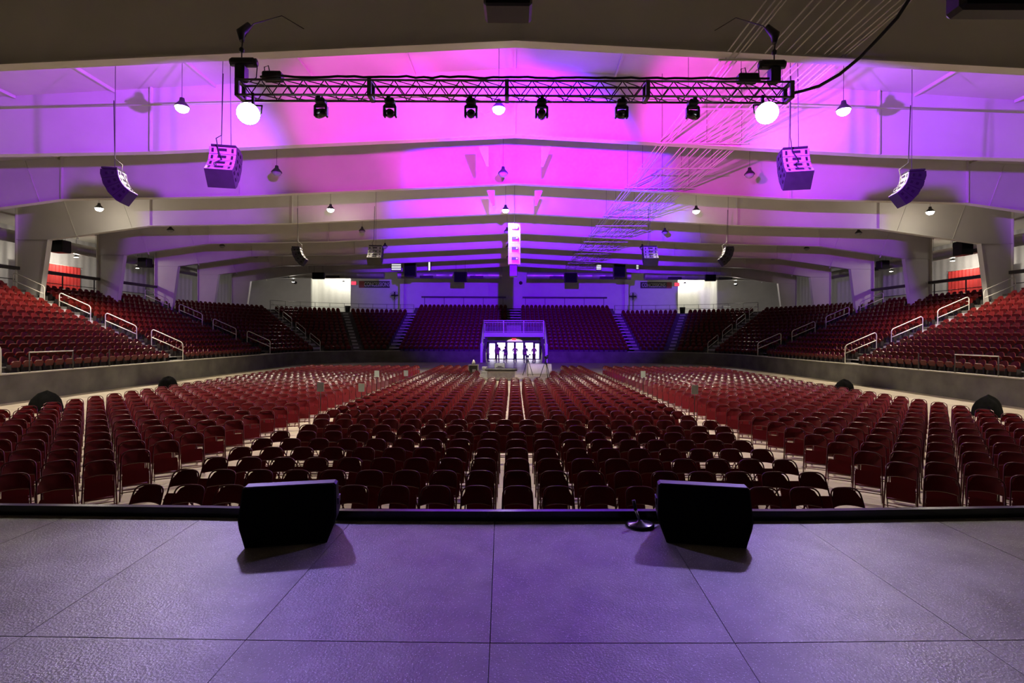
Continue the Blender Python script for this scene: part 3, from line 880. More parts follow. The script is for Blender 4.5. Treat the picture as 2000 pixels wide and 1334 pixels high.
# ------------------------------------------------------------------ pendant lamps
def pendant(x, Y, z, lit, label, pw=0):
    t = thing('pendant_lamp', label, 'lamp', (x, Y, z), 0, 'lit pendant lamps' if lit else 'unlit pendant lamps')
    MB().lathe([(.24, 0), (.22, .05), (.13, .16), (.09, .2), (.07, .32), (0, .34)], n=18).build('shade', M_DARK, t)
    MB().lathe([(0, -.17), (.10, -.155), (.18, -.09), (.215, .015)], n=18).build('lens', M_LAMP if lit else M_CASE, t)
    MB().tube([(0, 0, .33), (0, 0, ceil_z(x)-z)], .009, 5).build('rod', M_WIRE, t)
    if lit:
        lamp('bulb_glow', 'POINT', (x, Y, z-.26), pw*.012, (1, .86, .68), parent=t, radius=.2)
        lamp('bulb', 'SPOT', (x, Y, z-.2), pw, (1, .86, .66), parent=t, aim=(0, 0, -1), angle=math.radians(118), blend=.6, radius=.2)
YR = [17.3, 24.2, 31.3, 37.8, 44.5, 50.3]
XN = ['far left', 'left', 'centre', 'right', 'far right']
for r_, Y in enumerate(YR):
    for k, x in enumerate((-25.4, -11.25, -.55, 11.1, 25.4)):
        if r_ > 3 and k in (1, 3) and r_ == 5: continue
        lit = r_ in (0, 2)
        z = 10.55 if abs(x) < 20 else 10.55
        pendant(x, Y, z, lit, '%s pendant lamp, %s, in the %s lamp row from the stage' % ('glowing' if lit else 'unlit dark', XN[k], ORD[r_+1]),
                P_PENDANT if abs(x) < 20 else P_PENDANT_SIDE)

# ------------------------------------------------------------------ line arrays
def line_array(px, py_top, Y, az, label, h=1.28, wd=.80, wires=2, ztop=None):
    """az: compass heading of the fronts, 0 = away from the stage; fronts curl down"""
    top = wp(px, py_top, Y); sc = h/1.28
    t = thing('line_array', label, 'speaker', top, -math.radians(az), 'hung line arrays')
    Rr, D = 1.0*sc, .58*sc; N = 4; A = math.radians(56)
    cy, cz = -Rr-.05, -.12*sc
    def pt(r, a): return (cy+r*math.cos(a), cz-r*math.sin(a))
    W = wd/2
    for i in range(N):
        a0, a1 = A*i/N+.006, A*(i+1)/N-.006
        q = [pt(Rr, a0), pt(Rr+D, a0), pt(Rr+D+.015, (a0+a1)/2), pt(Rr+D, a1), pt(Rr, a1)]
        if i == 0: q[0] = (q[0][0], q[0][1]+.0); 
        mb = MB(); mb.prism(q, lambda p: (-W, p[0], p[1]), lambda p: (W, p[0], p[1]))
        bx = mb.build('speaker_box', M_BLACK, t)
        am = (a0+a1)/2; dz = A/N*Rr
        c = pt(Rr-.012, am); R = Matrix.Rotation(-am, 3, 'X')
        bk = MB().box((0, c[0], c[1]), (wd*.97, .03, dz*.9), R).build('back_panel', M_AMP, bx)
        for sx in (-.36, .36): MB().box((sx*wd, c[0]-.016, c[1]), (.06, .02, dz*.55), R).build('rigging_plate', M_BLACK, bx)
        MB().box((0, c[0]-.018, c[1]+.02), (wd*.3, .02, dz*.35), R).build('connector_plate', M_BLACK, bx)
        gf = pt(Rr+D-.03, am)
        for sx in (-1, 1):
            for k in (.25, .62):
                cc = pt(Rr+D*k, am); MB().box((sx*(W+.004), cc[0], cc[1]), (.012, .10*sc, dz*.4), R).build('rigging_slot', M_GRILLE, bx)
    MB().box((0, cy+Rr+D/2, .0+cz+.05), (wd*.9, D*.95, .06)).build('rigging_frame', M_BLACK, t)
    zc = ceil_z(top.x)-top.z
    wr = MB()
    for sx in ((-.12, .15) if wires == 2 else (0,)):
        wr.tube([(sx, cy+Rr+D*.4, cz+.08), (sx*.6, cy+Rr+D*.4, zc)], .010, 5)
    wr.build('hanging_wire', M_WIRE, t)
    cbm = MB(); pts = [(-.08, cy+Rr+D*.4, zc*.5), (-.1, cy+Rr+D*.3, .3), (-.16, cy+Rr-.1, .1)]
    for k in range(5): c = pt(Rr-.06-.03*(k % 2), A*(.1+.2*k)); pts.append((-.12+.07*(k % 3), c[0], c[1]))
    cbm.tube(pts, .014, 6); cbm.build('speaker_cable', M_CABLE, t)
    return t
line_array(437, 281, 15.5, -12, 'nearer left line array by the bright wash light', 1.24, .76)
line_array(1553, 285, 15.5, 12, 'nearer right line array, below the feeder cable', 1.24, .76)
line_array(234, 330, 17.0, -102, 'outer left near line array seen from the side', 1.06, .55, 1)
line_array(1771, 334, 17.0, 102, 'outer right near line array seen from the side', 1.06, .55, 1)
line_array(733, 478, 31.0, -4, 'small far left line array with pale back', 1.15, .85, 1)
line_array(1270, 479, 31.0, 4, 'small far right line array with pale back', 1.15, .85, 1)
line_array(586, 482, 31.0, -98, 'small far left outer line array seen from the side', 1.05, .55, 1)
line_array(1417, 482, 31.0, 98, 'small far right outer line array seen from the side', 1.05, .55, 1)
# centre cluster: straight column of four boxes over a black sub box
a = wp(993, 436, 31.5); b = wp(1016, 516, 31.5)
t = thing('speaker_column', 'tall pale-backed speaker column hanging at the hall centre', 'speaker', ((a.x+b.x)/2, 31.5, b.z))
cw, chh = b.x-a.x, (a.z-b.z)
for i in range(4):
    bx = MB().box((0, .25, chh*(i+.5)/4), (cw, .5, chh/4-.01)).build('speaker_box', M_AMP, t)
    MB().box((.04, -.01, chh*(i+.55)/4), (cw*.55, .02, chh*.07)).build('connector_plate', M_DARK, bx)
    MB().box((.16, -.025, chh*(i+.55)/4), (.09, .02, .09)).build('label_plate', M_RAIL, bx)
MB().tube([(0, .2, chh), (0, .2, ceil_z(0)-b.z)], .012, 5).build('hanging_wire', M_WIRE, t)
sbz = wp(1002, 540, 31.5).z
MB().box((-.05, .3, (sbz-b.z)/2), (cw*.68, .5, b.z-sbz-.03), bev=.03).build('lower_box', M_BLACK, t)

def hung_box(px0, px1, py0, py1, Y, label, dep=.6, rz=0.0, nm='hanging_speaker', cat='speaker'):
    a, b = wp(px0, py1, Y), wp(px1, py0, Y)
    t = thing(nm, label, cat, ((a.x+b.x)/2, Y, a.z), rz)
    W, hgt = b.x-a.x, b.z-a.z
    MB().box((0, dep/2, hgt/2), (W, dep, hgt), bev=.05).build('cabinet', M_BLACK, t)
    MB().box((0, -.006, hgt/2), (W*.9, .012, hgt*.9)).build('grille', M_GRILLE, t)
    fx = MB()
    for sx in (-.35, .35): fx.tube([(sx*W, dep/2, hgt), (sx*W, dep/2, max(hgt+.3, ceil_z(a.x)-a.z))], .012, 5)
    fx.build('hanging_bracket', M_WIRE, t)
    return t
hung_box(789, 812, 508, 540, 56.5, 'tall dark speaker hanging left of the centre, beside a bright louver')
hung_box(1199, 1222, 510, 541, 56.5, 'tall dark speaker hanging right of the centre, before the end wall')
hung_box(886, 912, 531, 550, 57.5, 'squat dark speaker hanging below the duct, left of the centre column')
hung_box(1102, 1128, 533, 551, 57.5, 'squat dark speaker hanging below the duct, right of the centre column')
hung_box(609, 633, 532, 545, 56, 'dark hanging screen before the bright left alcove', .3, nm='hanging_screen', cat='screen')
hung_box(1378, 1399, 536, 549, 56, 'dark hanging screen before the bright right alcove', .3, nm='hanging_screen', cat='screen')
hung_box(95, 122, 468, 492, 37.5, 'dark speaker hanging behind the first left steel column', .8)
hung_box(1878, 1902, 470, 497, 37.5, 'dark speaker hanging beside the first right steel column', .8)
hung_box(268, 286, 503, 521, 46, 'dark speaker hanging between the second and third left columns', .8)
hung_box(1722, 1738, 508, 524, 46, 'dark speaker hanging between the second and third right columns', .8)
hung_box(944, 1040, -40, 8, 9.0, 'dark speaker cabinet overhead at the top centre edge of the view')
hung_box(1880, 2060, -120, 14, 6.0, 'large dark speaker cabinet overhead in the top right corner', .28)
# small security dots and smoke heads on the end wall
for (px, py) in ((577, 552), (1438, 555)):
    p = wp(px, py, 73.2)
    t = thing('wall_speaker', 'small dark round horn on the pale wall, %s of the centre' % ('left' if px < 1000 else 'right'), 'speaker', p)
    MB().lathe([(.22, 0), (.2, .12), (.05, .3)], n=12, rot=Matrix.Rotation(-PI/2, 3, 'X')).build('horn', M_DARK, t)
p = wp(1017, 553, 68.5)
MB().lathe([(.24, 0), (.22, .08), (0, .1)], n=16, rot=Matrix.Rotation(PI/2, 3, 'X')).build('wall_clock', M_DARK, loc=p+Vector((0, -.3, 0)))
tag(bpy.data.objects['wall_clock'], 'small dark round disc on the pilaster below the speaker column', 'clock')

# ------------------------------------------------------------------ conduits running the length of the roof
xs = [5.75, 5.9, 6.05, 6.2, 6.75, 6.95, 7.35, 7.5, 7.85, 8.1, 8.36, 8.52, 8.8, 8.9, 9.0]
t = thing('conduit_rack', 'rack of thin parallel conduits running down the roof, right of centre', 'conduits', (7.4, 35, 10.55))
for i, x in enumerate(xs):
    dz = .0 if i % 3 else .06
    MB().tube([(x-7.4, -31.5, dz), (x-7.4, 23, dz)], .019, 6).build('conduit', M_WHITE, t)
for k in range(17):
    y = -27+3.05*k
    MB().box((0, y, -.04), (3.6, .04, .04)).build('crossbar', M_WHITE, t)
    for x in (-1.6, .17, 1.55): MB().tube([(x, y, -.04), (x, y, ceil_z(7.4+x)-10.55)], .008, 4).build('hanger', M_WIRE, t)
# thin pipes running across the roof in the nearest bays
for k, (Y, z) in enumerate(((15.0, 12.3), (16.3, 11.9), (19.4, 11.6))):
    mb = MB().tube([(-24, Y, z-.3), (0, Y, z+.35), (24, Y, z-.3)], .035, 6)
    t = mb.build('sprinkler_pipe', M_WHITE)
    tag(t, 'thin pale pipe crossing the roof, %s behind the nearest roof frame' % ORD[k+1], 'pipe')

# ------------------------------------------------------------------ ducts
def duct(p, q, r, label):
    t = thing('air_duct', label, 'duct', p)
    d = Vector(q)-Vector(p); L = d.length
    prof = []
    n = int(L/1.5)
    mb = MB(); R = d.to_track_quat('Z', 'Y').to_matrix()
    for k in range(n+1):
        s_ = L*k/n
        prof += [(r, max(0, s_-.05)), (r*1.03, s_), (r, min(L, s_+.05))]
    mb.lathe([(0, 0)]+prof+[(0, L)], (0, 0, 0), 18, R); mb.build('duct_body', M_GALV, t)
    gr = MB()
    for k in range(1, int(L/6)+1):
        s_ = 6*k-2.5
        if s_ < L-1: gr.box(d.normalized()*s_+Vector((0, -r*.72, -r*.62)) if abs(d.x) > abs(d.y) else d.normalized()*s_+Vector((-r*.72*(1 if p[0] > 0 else -1), 0, -r*.6)), (1.6, .3, .3) if abs(d.x) > abs(d.y) else (.3, 1.6, .3))
    gr.build('vent_grille', M_DARK, t)
    st = MB()
    for k in range(int(L/4)+1):
        c = d.normalized()*(4*k+.5)
        st.tube([c+Vector((0, 0, r)), c+Vector((0, 0, ceil_z(p[0]+c.x)-p[2]))], .012, 4)
    st.build('strap', M_WIRE, t)
duct((-31, 61.0, 10.0), (-15.5, 61.0, 10.0), .42, 'round metal duct along the rear, left of the centre wall')
duct((15.5, 61.0, 10.0), (31, 61.0, 10.0), .42, 'round metal duct along the rear, right of the centre wall')
duct((-14, 61.6, 10.1), (-1.5, 61.6, 10.1), .42, 'round metal duct over the end seats, left of the speaker column')
duct((1.5, 61.6, 10.1), (14, 61.6, 10.1), .42, 'round metal duct over the end seats, right of the speaker column')
duct((-35.2, 34.5, 9.7), (-35.2, 58, 9.7), .42, 'round metal duct behind the left steel columns')
duct((35.2, 34.5, 9.7), (35.2, 58, 9.7), .42, 'round metal duct behind the right steel columns')

# daylit louvers high on the end wall
for (x0, x1, y0, y1, n, vert, lab) in ((765, 783, 515, 528, 4, False, 'bright slatted louver left of the tall hanging speaker'), (836, 841, 512, 528, 1, True, 'narrow bright louver slit left of the centre'),
                                 (1165, 1174, 517, 527, 4, False, 'small bright louver left of the right hanging speaker'), (1243, 1247, 517, 526, 3, False, 'narrow bright louver right of the right hanging speaker')):
    Y = 58.8; a, b = wp(x0, y1, Y), wp(x1, y0, Y)
    t = thing('wall_louver', lab, 'louver', ((a.x+b.x)/2, Y, a.z))
    W, hg = b.x-a.x, b.z-a.z
    MB().box((0, .06, hg/2), (W+.12, .06, hg+.12)).build('frame', M_DARK, t)
    sl = MB()
    if vert: sl.box((0, .0, hg/2), (W*.6, .03, hg))
    else:
        for k in range(n): sl.box((0, .0, hg*(k+.5)/n), (W, .03, hg/n*.38))
    sl.build('slat_opening', M_DAY2, t)

# ------------------------------------------------------------------ signs
def text_mesh(body, size, name, m, parent, loc, ext=.01):
    c = bpy.data.curves.new(name, 'FONT'); c.body = body; c.size = size; c.extrude = ext; c.align_x = 'CENTER'; c.align_y = 'CENTER'
    c.materials.append(m)
    o = bpy.data.objects.new(name, c); COL.objects.link(o); o.parent = parent; o.location = loc; o.rotation_euler = (PI/2, 0, 0)
    me = bpy.data.meshes.new_from_object(o); bpy.data.objects.remove(o)
    o = bpy.data.objects.new(name, me); COL.objects.link(o); o.parent = parent; o.location = loc; o.rotation_euler = (PI/2, 0, 0)
    return o
M_SIGN = mat('dark_sign_face', (.035, .03, .04), .5); M_SIGNR = mat('red_sign_square', (.25, .015, .03), .5); M_LET = mat('pale_lettering', (.62, .60, .62), .5)
for (x0, x1, y0, y1, side) in ((701, 761, 549, 562, 'left'), (1251, 1312, 551, 563, 'right')):
    Y = 73.23; a, b = wp(x0, y1, Y), wp(x1, y0, Y); W, hg = b.x-a.x, b.z-a.z
    t = thing('concessions_sign', 'dark sign lettered CONCESSIONS, %s of the centre wall' % side, 'sign', ((a.x+b.x)/2, Y, (a.z+b.z)/2))
    MB().box((0, .03, 0), (W, .08, hg)).build('panel', M_SIGN, t)
    rx = (-W/2+hg*.4) if side == 'left' else (W/2-hg*.4)
    MB().box((rx, -.02, 0), (hg*.8, .04, hg*.96)).build('red_square', M_SIGNR, t)
    o = text_mesh('CONCESSIONS', hg*.85, 'lettering', M_LET, t, ((hg*.4 if side == 'left' else -hg*.4), -.03, -.02))
    o.scale = (.66, 1, 1)
for (px, py, side) in ((691, 553, 'left'), (1322, 555.5, 'right')):
    p = wp(px, py, 73.2)
    t = thing('exit_sign', 'glowing red exit sign beside the bright %s alcove' % side, 'exit sign', p)
    MB().box((0, .04, 0), (.72, .12, .52)).build('housing', M_RAIL, t)
    MB().box((0, -.03, 0), (.66, .02, .46)).build('face', M_EXIT, t)
    text_mesh('EXIT', .26, 'lettering', M_RAIL, t, (0, -.045, 0), .004)
t = thing('exit_sign', 'red exit sign under the arch above the glass doors', 'exit sign', wp(1004, 662.5, 61.4))
MB().box((0, .03, 0), (.5, .06, .2)).build('face', M_EXIT, t); text_mesh('EXIT', .16, 'lettering', M_RAIL, t, (0, -.01, 0), .004)

# ------------------------------------------------------------------ concourse: red curtains, lights, bins, fans
zc = Z0+RISE*ROWS
for sg, side in ((-1, 'left'), (1, 'right')):
    t = thing('red_curtain', 'red curtain on the concourse wall behind the %s stand' % side, 'curtain', (sg*38.6, 42.9, zc))
    mb = MB(); n = 60; vs = []
    for k in range(n+1):
        y = -2.6+5.2*k/n; x = -sg*(.12+.07*math.sin(k*1.55))
        vs += [(x, y, .004), (x, y, 2.95)]
    mb.add(vs, [(2*k, 2*k+2, 2*k+3, 2*k+1) for k in range(n)], True); mb.build('cloth', M_CURT, t)
    MB().tube([(-sg*.1, -2.7, 2.98), (-sg*.1, 2.7, 2.98)], .03, 6).build('curtain_rod', M_RAIL, t)
    for k, (y, pw) in enumerate(((43, 1.6), (36, .35), (50, .12))):
        t = thing('concourse_lamp', 'small shaded lamp over the %s concourse, %s from the stage' % (side, ORD[(2, 1, 3)[k]]), 'lamp', (sg*36.8, y, 9.3))
        MB().lathe([(.2, 0), (.16, .1), (.06, .18)], n=12).build('shade', M_DARK, t)
        MB().lathe([(0, -.03), (.15, .0)], n=12).build('lens', M_LAMP, t)
        MB().tube([(0, 0, .15), (0, 0, ceil_z(36.8)-9.315)], .012, 5).build('rod', M_WIRE, t)
        lamp('bulb', 'POINT', (sg*36.8, y, 9.18), P_CONC*pw, (1, .9, .72), parent=t, radius=.15)
    # rear corner lights on the duct
    for k, x in enumerate((27.2, 21.0)):
        p = Vector((sg*x, 63.0, 9.35))
        t = thing('concourse_lamp', 'small lamp under the rear duct, %s %s corner' % (('outer', 'inner')[k], side), 'lamp', p)
        MB().lathe([(.2, 0), (.16, .1), (.06, .18)], n=12).build('shade', M_DARK, t)
        MB().lathe([(0, -.03), (.15, .0)], n=12).build('lens', M_LAMP, t)
        MB().tube([(0, 0, .15), (0, 0, ceil_z(x)-9.365)], .012, 5).build('rod', M_WIRE, t)
        lamp('bulb', 'POINT', p-Vector((0, 0, .14)), P_CONC*(1.5 if k == 0 else .2), (1, .92, .8), parent=t, radius=.15)
    # waste bins, fans, cart
    p = wp(679 if sg < 0 else 1333, 600, 67.5); p.z = zc
    t = thing('waste_bin', 'black waste bin by the guard rail, %s rear corner' % side, 'bin', p)
    MB().lathe([(.3, 0), (.36, .9), (.4, .95), (.36, .96)], n=16).build('body', M_BLACK, t); MB().lathe([(.3, .9), (.0, .92)], n=16).build('liner', M_DARK, t)
    p = wp(771 if sg < 0 else 1236, 580, 70.5); p.z = zc
    t = thing('pedestal_fan', 'dark pedestal fan on the %s rear concourse by the centre wall' % side, 'fan', p)
    MB().lathe([(.35, 0), (.33, .06), (.04, .1)], n=16).build('base', M_BLACK, t)
    MB().tube([(0, 0, .08), (0, 0, 2.1)], .04, 8).build('pole', M_BLACK, t)
    Rf = Matrix.Rotation(PI/2, 3, 'X'); cg = MB()
    for rr in (.15, .3, .45, .58): cg.tube([(rr*math.cos(a), -.15, 2.6+rr*math.sin(a)) for a in [2*PI*k/20 for k in range(20)]], .012, 5, closed=True)
    for a in [2*PI*k/14 for k in range(14)]: cg.tube([(0, -.2, 2.6), (.58*math.cos(a), -.15, 2.6+.58*math.sin(a)), (.4*math.cos(a), .15, 2.6+.4*math.sin(a))], .008, 4)
    cg.build('cage', M_BLACK, t)
    MB().lathe([(.12, -.05), (.16, .05), (.14, .22), (0, .24)], (0, 0, 2.6), 14, Matrix.Rotation(-PI/2, 3, 'X')).build('motor', M_BLACK, t)
    bl_ = MB()
    for k in range(4):
        a = PI/2*k; bl_.box((.28*math.cos(a), -.06, 2.6+.28*math.sin(a)), (.42, .02, .2), Matrix.Rotation(-a, 3, 'Y') @ Matrix.Rotation(.4, 3, 'X'))
    bl_.build('blade', M_DARK, t)
p = wp(1418, 597, 67.5); p.z = zc
t = thing('service_cart', 'grey service cart behind the right rear guard rail', 'cart', p)
MB().box((0, 0, .75), (1.0, .6, .9), bev=.04).build('cabinet', M_CASE, t)
MB().box((0, 0, 1.24), (1.1, .7, .06)).build('worktop', M_METAL, t)
for sx in (-.4, .4):
    for sy in (-.22, .22): MB().lathe([(.1, -.03), (.1, .03)], (sx, sy, .1), 12, Matrix.Rotation(PI/2, 3, 'Y')).build('wheel', M_BLACK, t)
# score-card holders standing in the floor aisles
for (px, py, Y, sc, lab) in ((626, 756, 16.3, 1, 'pale row marker on a black pole, left of the pair at the left aisle'), (706, 757, 18.3, 1, 'pale row marker on a black pole, right of the pair at the left aisle'),
                         (736, 730, 23.5, 1, 'pale row marker farther back in the left aisle'), (793, 729, 26.0, 1, 'pale row marker farthest back by the left aisle'),
                         (1357, 761, 16.3, 1, 'pale row marker on a black pole in the right aisle'), (1256, 731, 23.5, 1, 'pale row marker farther back by the right aisle')):
    p = wp(px, py, Y)
    t = thing('row_marker', lab, 'row marker', (p.x, p.y, 0), 0, 'row markers in the floor aisles')
    MB().box((0, -.01, p.z), (.215, .012, .29)).build('card', M_PAPER, t)
    MB().tube([(0, .01, .02), (0, .01, p.z+.05)], .012, 6).build('pole', M_BLACK, t)
    MB().lathe([(.13, 0), (.12, .02), (.02, .03)], n=16).build('base', M_BLACK, t)
# black covered bundles by the side walls
for (px, py, Y, W, hgt, lab) in ((92, 800, 18.8, 1.1, .75, 'black covered bundle by the left arena wall, nearer the stage'), (330, 752, 27.5, .95, .6, 'black covered bundle by the left arena wall, farther back'),
                       (1930, 800, 18.8, 1.0, .75, 'black covered bundle by the right arena wall, nearer the stage'), (1648, 756, 27.5, .95, .6, 'black covered bundle by the right arena wall, farther back')):
    p = wp(px, py, Y); x = max(-19.9, min(19.9, p.x))
    rnd = random.Random(px); mb = MB(); n = 18; vs = []; rings = 7
    for i in range(rings):
        f_ = i/(rings-1); r0 = math.cos(f_*PI/2)**.55 if i < rings-1 else 0.02
        for k in range(n):
            a = 2*PI*k/n; rr = r0*(1+.13*math.sin(3*a+px)+rnd.uniform(-.06, .06))
            vs.append((W/2*rr*math.cos(a), .36*rr*math.sin(a), hgt*(f_**.8)*(1+.08*math.sin(2*a+1))))
    fs = [(i*n+k, i*n+(k+1) % n, (i+1)*n+(k+1) % n, (i+1)*n+k) for i in range(rings-1) for k in range(n)]+[tuple((rings-1)*n+k for k in range(n))]
    mb.add(vs, fs, True)
    tag(mb.build('covered_bundle', M_CLOTH, loc=(x, Y, 0)), lab, 'bundle')

# ================================================================== CONTROL AREA AND PEOPLE AT THE REAR
def table(x, Y, W, D, h, label, m):
    t = thing('folding_table', label, 'table', (x, Y, 0))
    MB().box((0, 0, h), (W, D, .05)).build('tabletop', m, t)
    for sx in (-1, 1):
        for sy in (-1, 1): MB().tube([(sx*W*.44, sy*D*.38, 0), (sx*W*.42, sy*D*.36, h)], .02, 6).build('leg', M_METAL, t)
    MB().box((0, -D/2+.01, h-.12), (W*.9, .02, .05)).build('apron', M_METAL, t)
    return t
p = wp(979, 722, 33)
t = thing('mixing_desk', 'long black mixing desk on a grey case behind the centre chairs', 'desk', (p.x, 33, 0))
MB().box((0, 0, .34), (1.75, .8, .56)).build('case', M_CASE, t)
MB().box((0, 0, .70), (2.05, .95, .14), bev=.03).build('console', M_BLACK, t)
for z in (.16, .55): MB().box((0, -.405, z), (1.78, .02, .05)).build('case_edge', M_METAL, t)
for sx in (-.7, .7):
    for sy in (-.3, .3): MB().lathe([(.05, -.02), (.05, .02)], (sx, sy, .05), 10, Matrix.Rotation(PI/2, 3, 'Y')).build('caster', M_BLACK, t)
MB().box((-.1, .1, .79), (.5, .3, .03), Matrix.Rotation(.2, 3, 'X')).build('screen', M_DARK, t)
p = wp(925, 733, 33.2)
t = thing('rack_case', 'open grey equipment rack left of the mixing desk', 'rack', (p.x, 33.2, 0))
for sx in (-1, 1): MB().box((sx*.29, 0, .5), (.05, .6, .9)).build('side_panel', M_METAL, t)
MB().box((0, 0, .97), (.64, .62, .06)).build('lid', M_METAL, t); MB().box((0, 0, .07), (.64, .62, .06)).build('base', M_METAL, t)
MB().box((0, .02, .52), (.5, .5, .8)).build('equipment', M_DARK, t); MB().box((.05, -.24, .62), (.22, .02, .16)).build('screen', M_CASE, t)
p2 = wp(925, 714, 33.2)
t = thing('desk_lamp', 'small pale cone lamp standing on the equipment rack', 'lamp', (p.x, 33.2, 1.002))
MB().lathe([(.12, 0), (.1, .06), (.12, .08), (.03, .3), (0, .32)], n=14).build('shade', M_RAIL, t); MB().lathe([(.16, 0), (.15, .02)], n=14).build('base', M_BLACK, t)
p = wp(944, 730, 33.4)
t = thing('supply_box', 'stack of small grey boxes between rack and mixing desk', 'box', (p.x, 34.1, 0))
for k, (w_, h_) in enumerate(((.45, .3), (.4, .25), (.34, .2))): MB().box((.02*k, 0, .16+.27*k), (w_, .4, h_), bev=.02).build('tier', M_CASE, t)
p = wp(987, 712, 37.5)
t = thing('white_board_case', 'pale low case standing behind the mixing desk', 'case', (wp(976, 712, 38).x, 38, 0))
MB().box((0, 0, .42), (.75, .5, .8), bev=.03).build('body', M_PAPER, t); MB().box((0, -.255, .6), (.3, .02, .06)).build('handle', M_DARK, t)
t = thing('draped_table', 'white draped table to the right of the tripods', 'table', (wp(1053, 722, 38.6).x, 38.6, 0))
mb = MB(); out = [(-.9, -.4), (.9, -.4), (.9, .4), (-.9, .4)]; n = 48; vs = []
for k in range(n):
    a = 2*PI*k/n; c, s_ = math.cos(a), math.sin(a); f_ = 1/max(abs(c)/.9, abs(s_)/.4)
    wv = 1+.035*math.sin(k*2.1)
    vs += [(c*f_*wv*1.04, s_*f_*wv*1.08, .02), (c*f_, s_*f_, .76)]
mb.add(vs, [(2*k, (2*k+2) % (2*n), (2*k+3) % (2*n), 2*k+1) for k in range(n)]+[tuple(2*k+1 for k in range(n))], True)
mb.build('cloth', M_RAIL, t)
for (px, Y, lab, hd) in ((1031, 37, 'video camera on a black tripod before the glass doors', .0), (1066, 35.2, 'dark video camera on a tripod beside the draped table', .3)):
    x = wp(px, 700, Y).x
    t = thing('camera_tripod', lab, 'tripod camera', (x, Y, 0), hd)
    for k in range(3):
        a = 2*PI*k/3+.5; MB().tube([(.42*math.cos(a), .42*math.sin(a), 0), (.04*math.cos(a), .04*math.sin(a), 1.12)], .022, 6).build('leg', M_BLACK, t)
    MB().tube([(0, 0, .9), (0, 0, 1.28)], .035, 8).build('column', M_BLACK, t)
    MB().box((0, 0, 1.38), (.16, .36, .18), bev=.03).build('camera_body', M_BLACK, t)
    MB().lathe([(.05, 0), (.06, .16)], (0, -.18, 1.4), 12, Matrix.Rotation(PI/2, 3, 'X')).build('lens', M_DARK, t)
    MB().tube([(.03, .05, 1.3), (.25, .5, 1.15)], .012, 6).build('pan_handle', M_BLACK, t)
    MB().box((.14, .05, 1.5), (.14, .02, .1)).build('viewfinder', M_DARK, t)

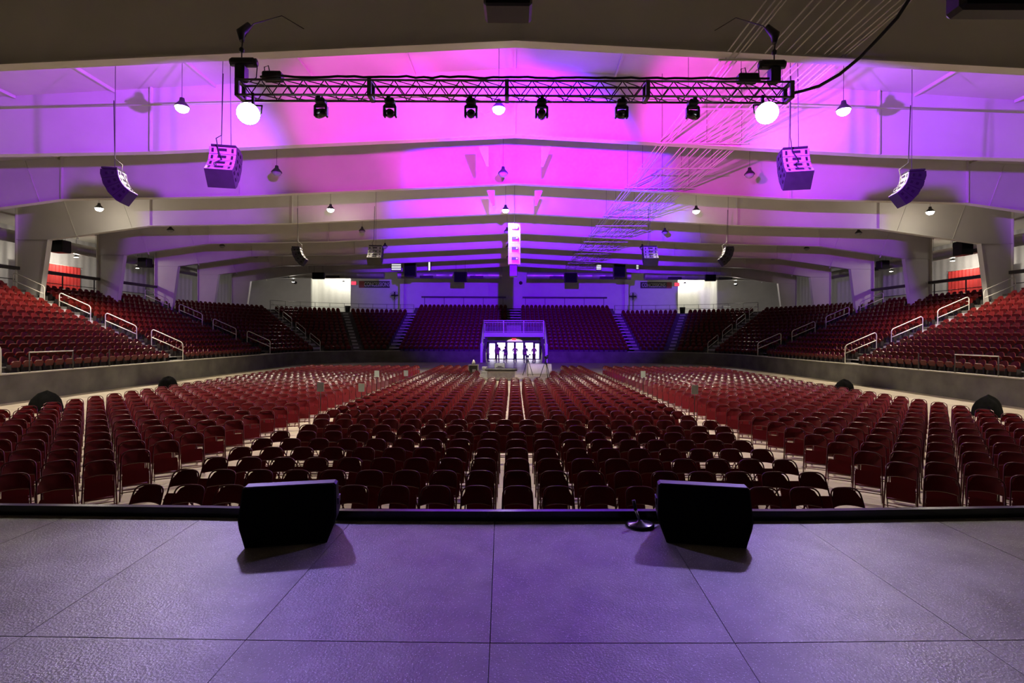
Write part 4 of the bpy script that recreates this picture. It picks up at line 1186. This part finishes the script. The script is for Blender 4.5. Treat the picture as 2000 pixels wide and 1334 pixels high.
M_SKIN = mat('skin', (.40, .25, .18), .6); M_HAIR = mat('dark_hair', (.03, .02, .015), .6)
def person(px, Y, hgt, rz, label, shirt, trousers, pose=0, wide=1.0):
    p = wp(px, 700, Y)
    t = thing('person', label, 'person', (p.x, Y, 0), rz, None)
    k = hgt/1.75
    def skin(name, verts, edges, m, parent, root_i=0, lv=1):
        me = bpy.data.meshes.new(name); me.from_pydata([Vector(v[:3])*k for v in verts], edges, [])
        me.materials.append(m); o = bpy.data.objects.new(name, me); COL.objects.link(o); o.parent = parent
        sm_ = o.modifiers.new('skin', 'SKIN'); sm_.use_smooth_shade = True
        for i, v in enumerate(verts):
            sv = me.skin_vertices[0].data[i]; sv.radius = (v[3]*k*(wide*1.12 if v[3] > .09 else 1.12), (v[4] if len(v) > 4 else v[3])*k); sv.use_root = (i == root_i)
        ss = o.modifiers.new('sub', 'SUBSURF'); ss.levels = lv; ss.render_levels = lv
        return o
    ea = .30 if pose == 0 else .26
    V = [(0, 0, .95, .15, .11), (0, 0, 1.15, .13, .10), (0, 0, 1.38, .17, .11), (0, 0, 1.48, .06, .06), (0, -.01, 1.56, .065, .07), (0, -.01, 1.66, .075, .09), (0, 0, 1.735, .05, .06)]
    E = [(0, 1), (1, 2), (2, 3), (3, 4), (4, 5), (5, 6)]
    for sg in (-1, 1):
        b = len(V)
        if pose == 0:      # hands at the sides
            V += [(sg*.20, 0, 1.40, .055), (sg*.27, .02, 1.12, .042), (sg*.29, -.04, .88, .03), (sg*.29, -.05, .82, .03, .018)]
        elif pose == 1:    # arms folded in front
            V += [(sg*.21, 0, 1.39, .055), (sg*.29, -.02, 1.14, .045), (sg*.10, -.20, 1.16, .035), (sg*.03, -.21, 1.17, .03, .018)]
        else:              # one hand forward
            V += [(sg*.20, 0, 1.40, .055), (sg*.28, -.02, 1.13, .042), (sg*(.27 if sg > 0 else .42), -.26 if sg < 0 else -.03, 1.10 if sg < 0 else .88, .03), (sg*(.27 if sg > 0 else .48), -.30 if sg < 0 else -.04, 1.11 if sg < 0 else .82, .028, .018)]
        E += [(2, b), (b, b+1), (b+1, b+2), (b+2, b+3)]
        hx, hy, hz = V[b+3][:3]; wx, wy, wz_ = V[b+2][:3]; dv = (Vector((hx, hy, hz))-Vector((wx, wy, wz_))).normalized()
        sd = Vector((0, 1, 0)) if abs(dv.y) < .8 else Vector((0, 0, 1))
        for q in range(4):
            c = len(V); o_ = Vector((hx, hy, hz))+sd*(-.027+.018*q)
            L = (.07, .08, .075, .055)[q]
            m1, m2 = o_+dv*L*.55, o_+dv*L+Vector((-sg*.012, 0, 0))
            V += [(*m1, .009), (*m2, .007)]; E += [(b+3, c), (c, c+1)]
        c = len(V); th = Vector((hx, hy, hz))-sd*.04-dv*.02; V += [(*th, .010), (*(th-sd*.015+dv*.035), .008)]; E += [(b+3, c), (c, c+1)]
        b = len(V)
        V += [(sg*.09, 0, .88, .09), (sg*.11, -.01, .50, .06), (sg*.12, .02, .09, .042), (sg*.13, -.13, .035, .045, .03)]
        E += [(0, b), (b, b+1), (b+1, b+2), (b+2, b+3)]
    skin('body', V, E, M_SKIN, t)
    SV = [(0, 0, .93, .165, .125), (0, 0, 1.15, .15, .12), (0, 0, 1.39, .185, .125)]; SE_ = [(0, 1), (1, 2)]
    for sg in (-1, 1):
        b = len(SV)
        el = (sg*.27, .02, 1.12, .06) if pose == 0 else ((sg*.29, -.02, 1.14, .06) if pose == 1 else (sg*.28, -.02, 1.13, .058))
        SV += [(sg*.20, 0, 1.40, .072), el]; SE_ += [(2, b), (b, b+1)]
    skin('shirt', SV, SE_, mat('cloth_shirt', shirt, .8), t)
    TV = [(0, 0, .95, .16, .125)]; TE = []
    for sg in (-1, 1):
        b = len(TV); TV += [(sg*.09, 0, .84, .105), (sg*.11, -.01, .50, .078), (sg*.12, .02, .10, .06)]; TE += [(0, b), (b, b+1), (b+1, b+2)]
    skin('trousers', TV, TE, mat('cloth_trousers', trousers, .8), t)
    MB().lathe([(0, .11), (.06, .095), (.092, .04), (.095, -.03), (.08, -.07)], (0, .018*k, 1.675*k), 12).build('hair', M_HAIR, t)
    for sg in (-1, 1):
        MB().box((sg*.13*k, -.06*k, .035*k), (.10*k, .29*k, .07*k), bev=.02).build('shoe', M_BLACK, t)
    fc = MB()
    fc.box((0, -.108*k, 1.63*k), (.02*k, .03*k, .04*k)).box((0, -.098*k, 1.585*k), (.045*k, .012*k, .01*k))
    for sg in (-1, 1): fc.box((sg*.03*k, -.098*k, 1.665*k), (.02*k, .012*k, .01*k)).box((sg*.085*k, 0, 1.64*k), (.015*k, .03*k, .05*k))
    fc.build('face_features', M_SKIN, t)
person(953, 56.2, 1.70, PI*.5, 'person half hidden at the left edge of the glass doors', (.25, .2, .2), (.05, .05, .06))
person(972, 55.0, 1.92, PI, 'broad person in bulky coat, leftmost full figure before the doors', (.22, .17, .12), (.12, .09, .06), 2, 1.35)
person(986.5, 55.2, 1.68, PI, 'person standing second from left before the glass doors', (.08, .08, .09), (.05, .05, .06))
person(1006, 55.5, 1.80, PI, 'person with folded arms before the middle glass door', (.35, .26, .18), (.05, .05, .07), 1)
person(1026, 54.6, 1.82, PI*.9, 'person right of the middle door, by the tripod', (.12, .10, .09), (.05, .05, .06))
person(1043, 55.4, 1.78, PI*1.1, 'person rightmost before the glass doors', (.30, .14, .13), (.12, .05, .06), 1)
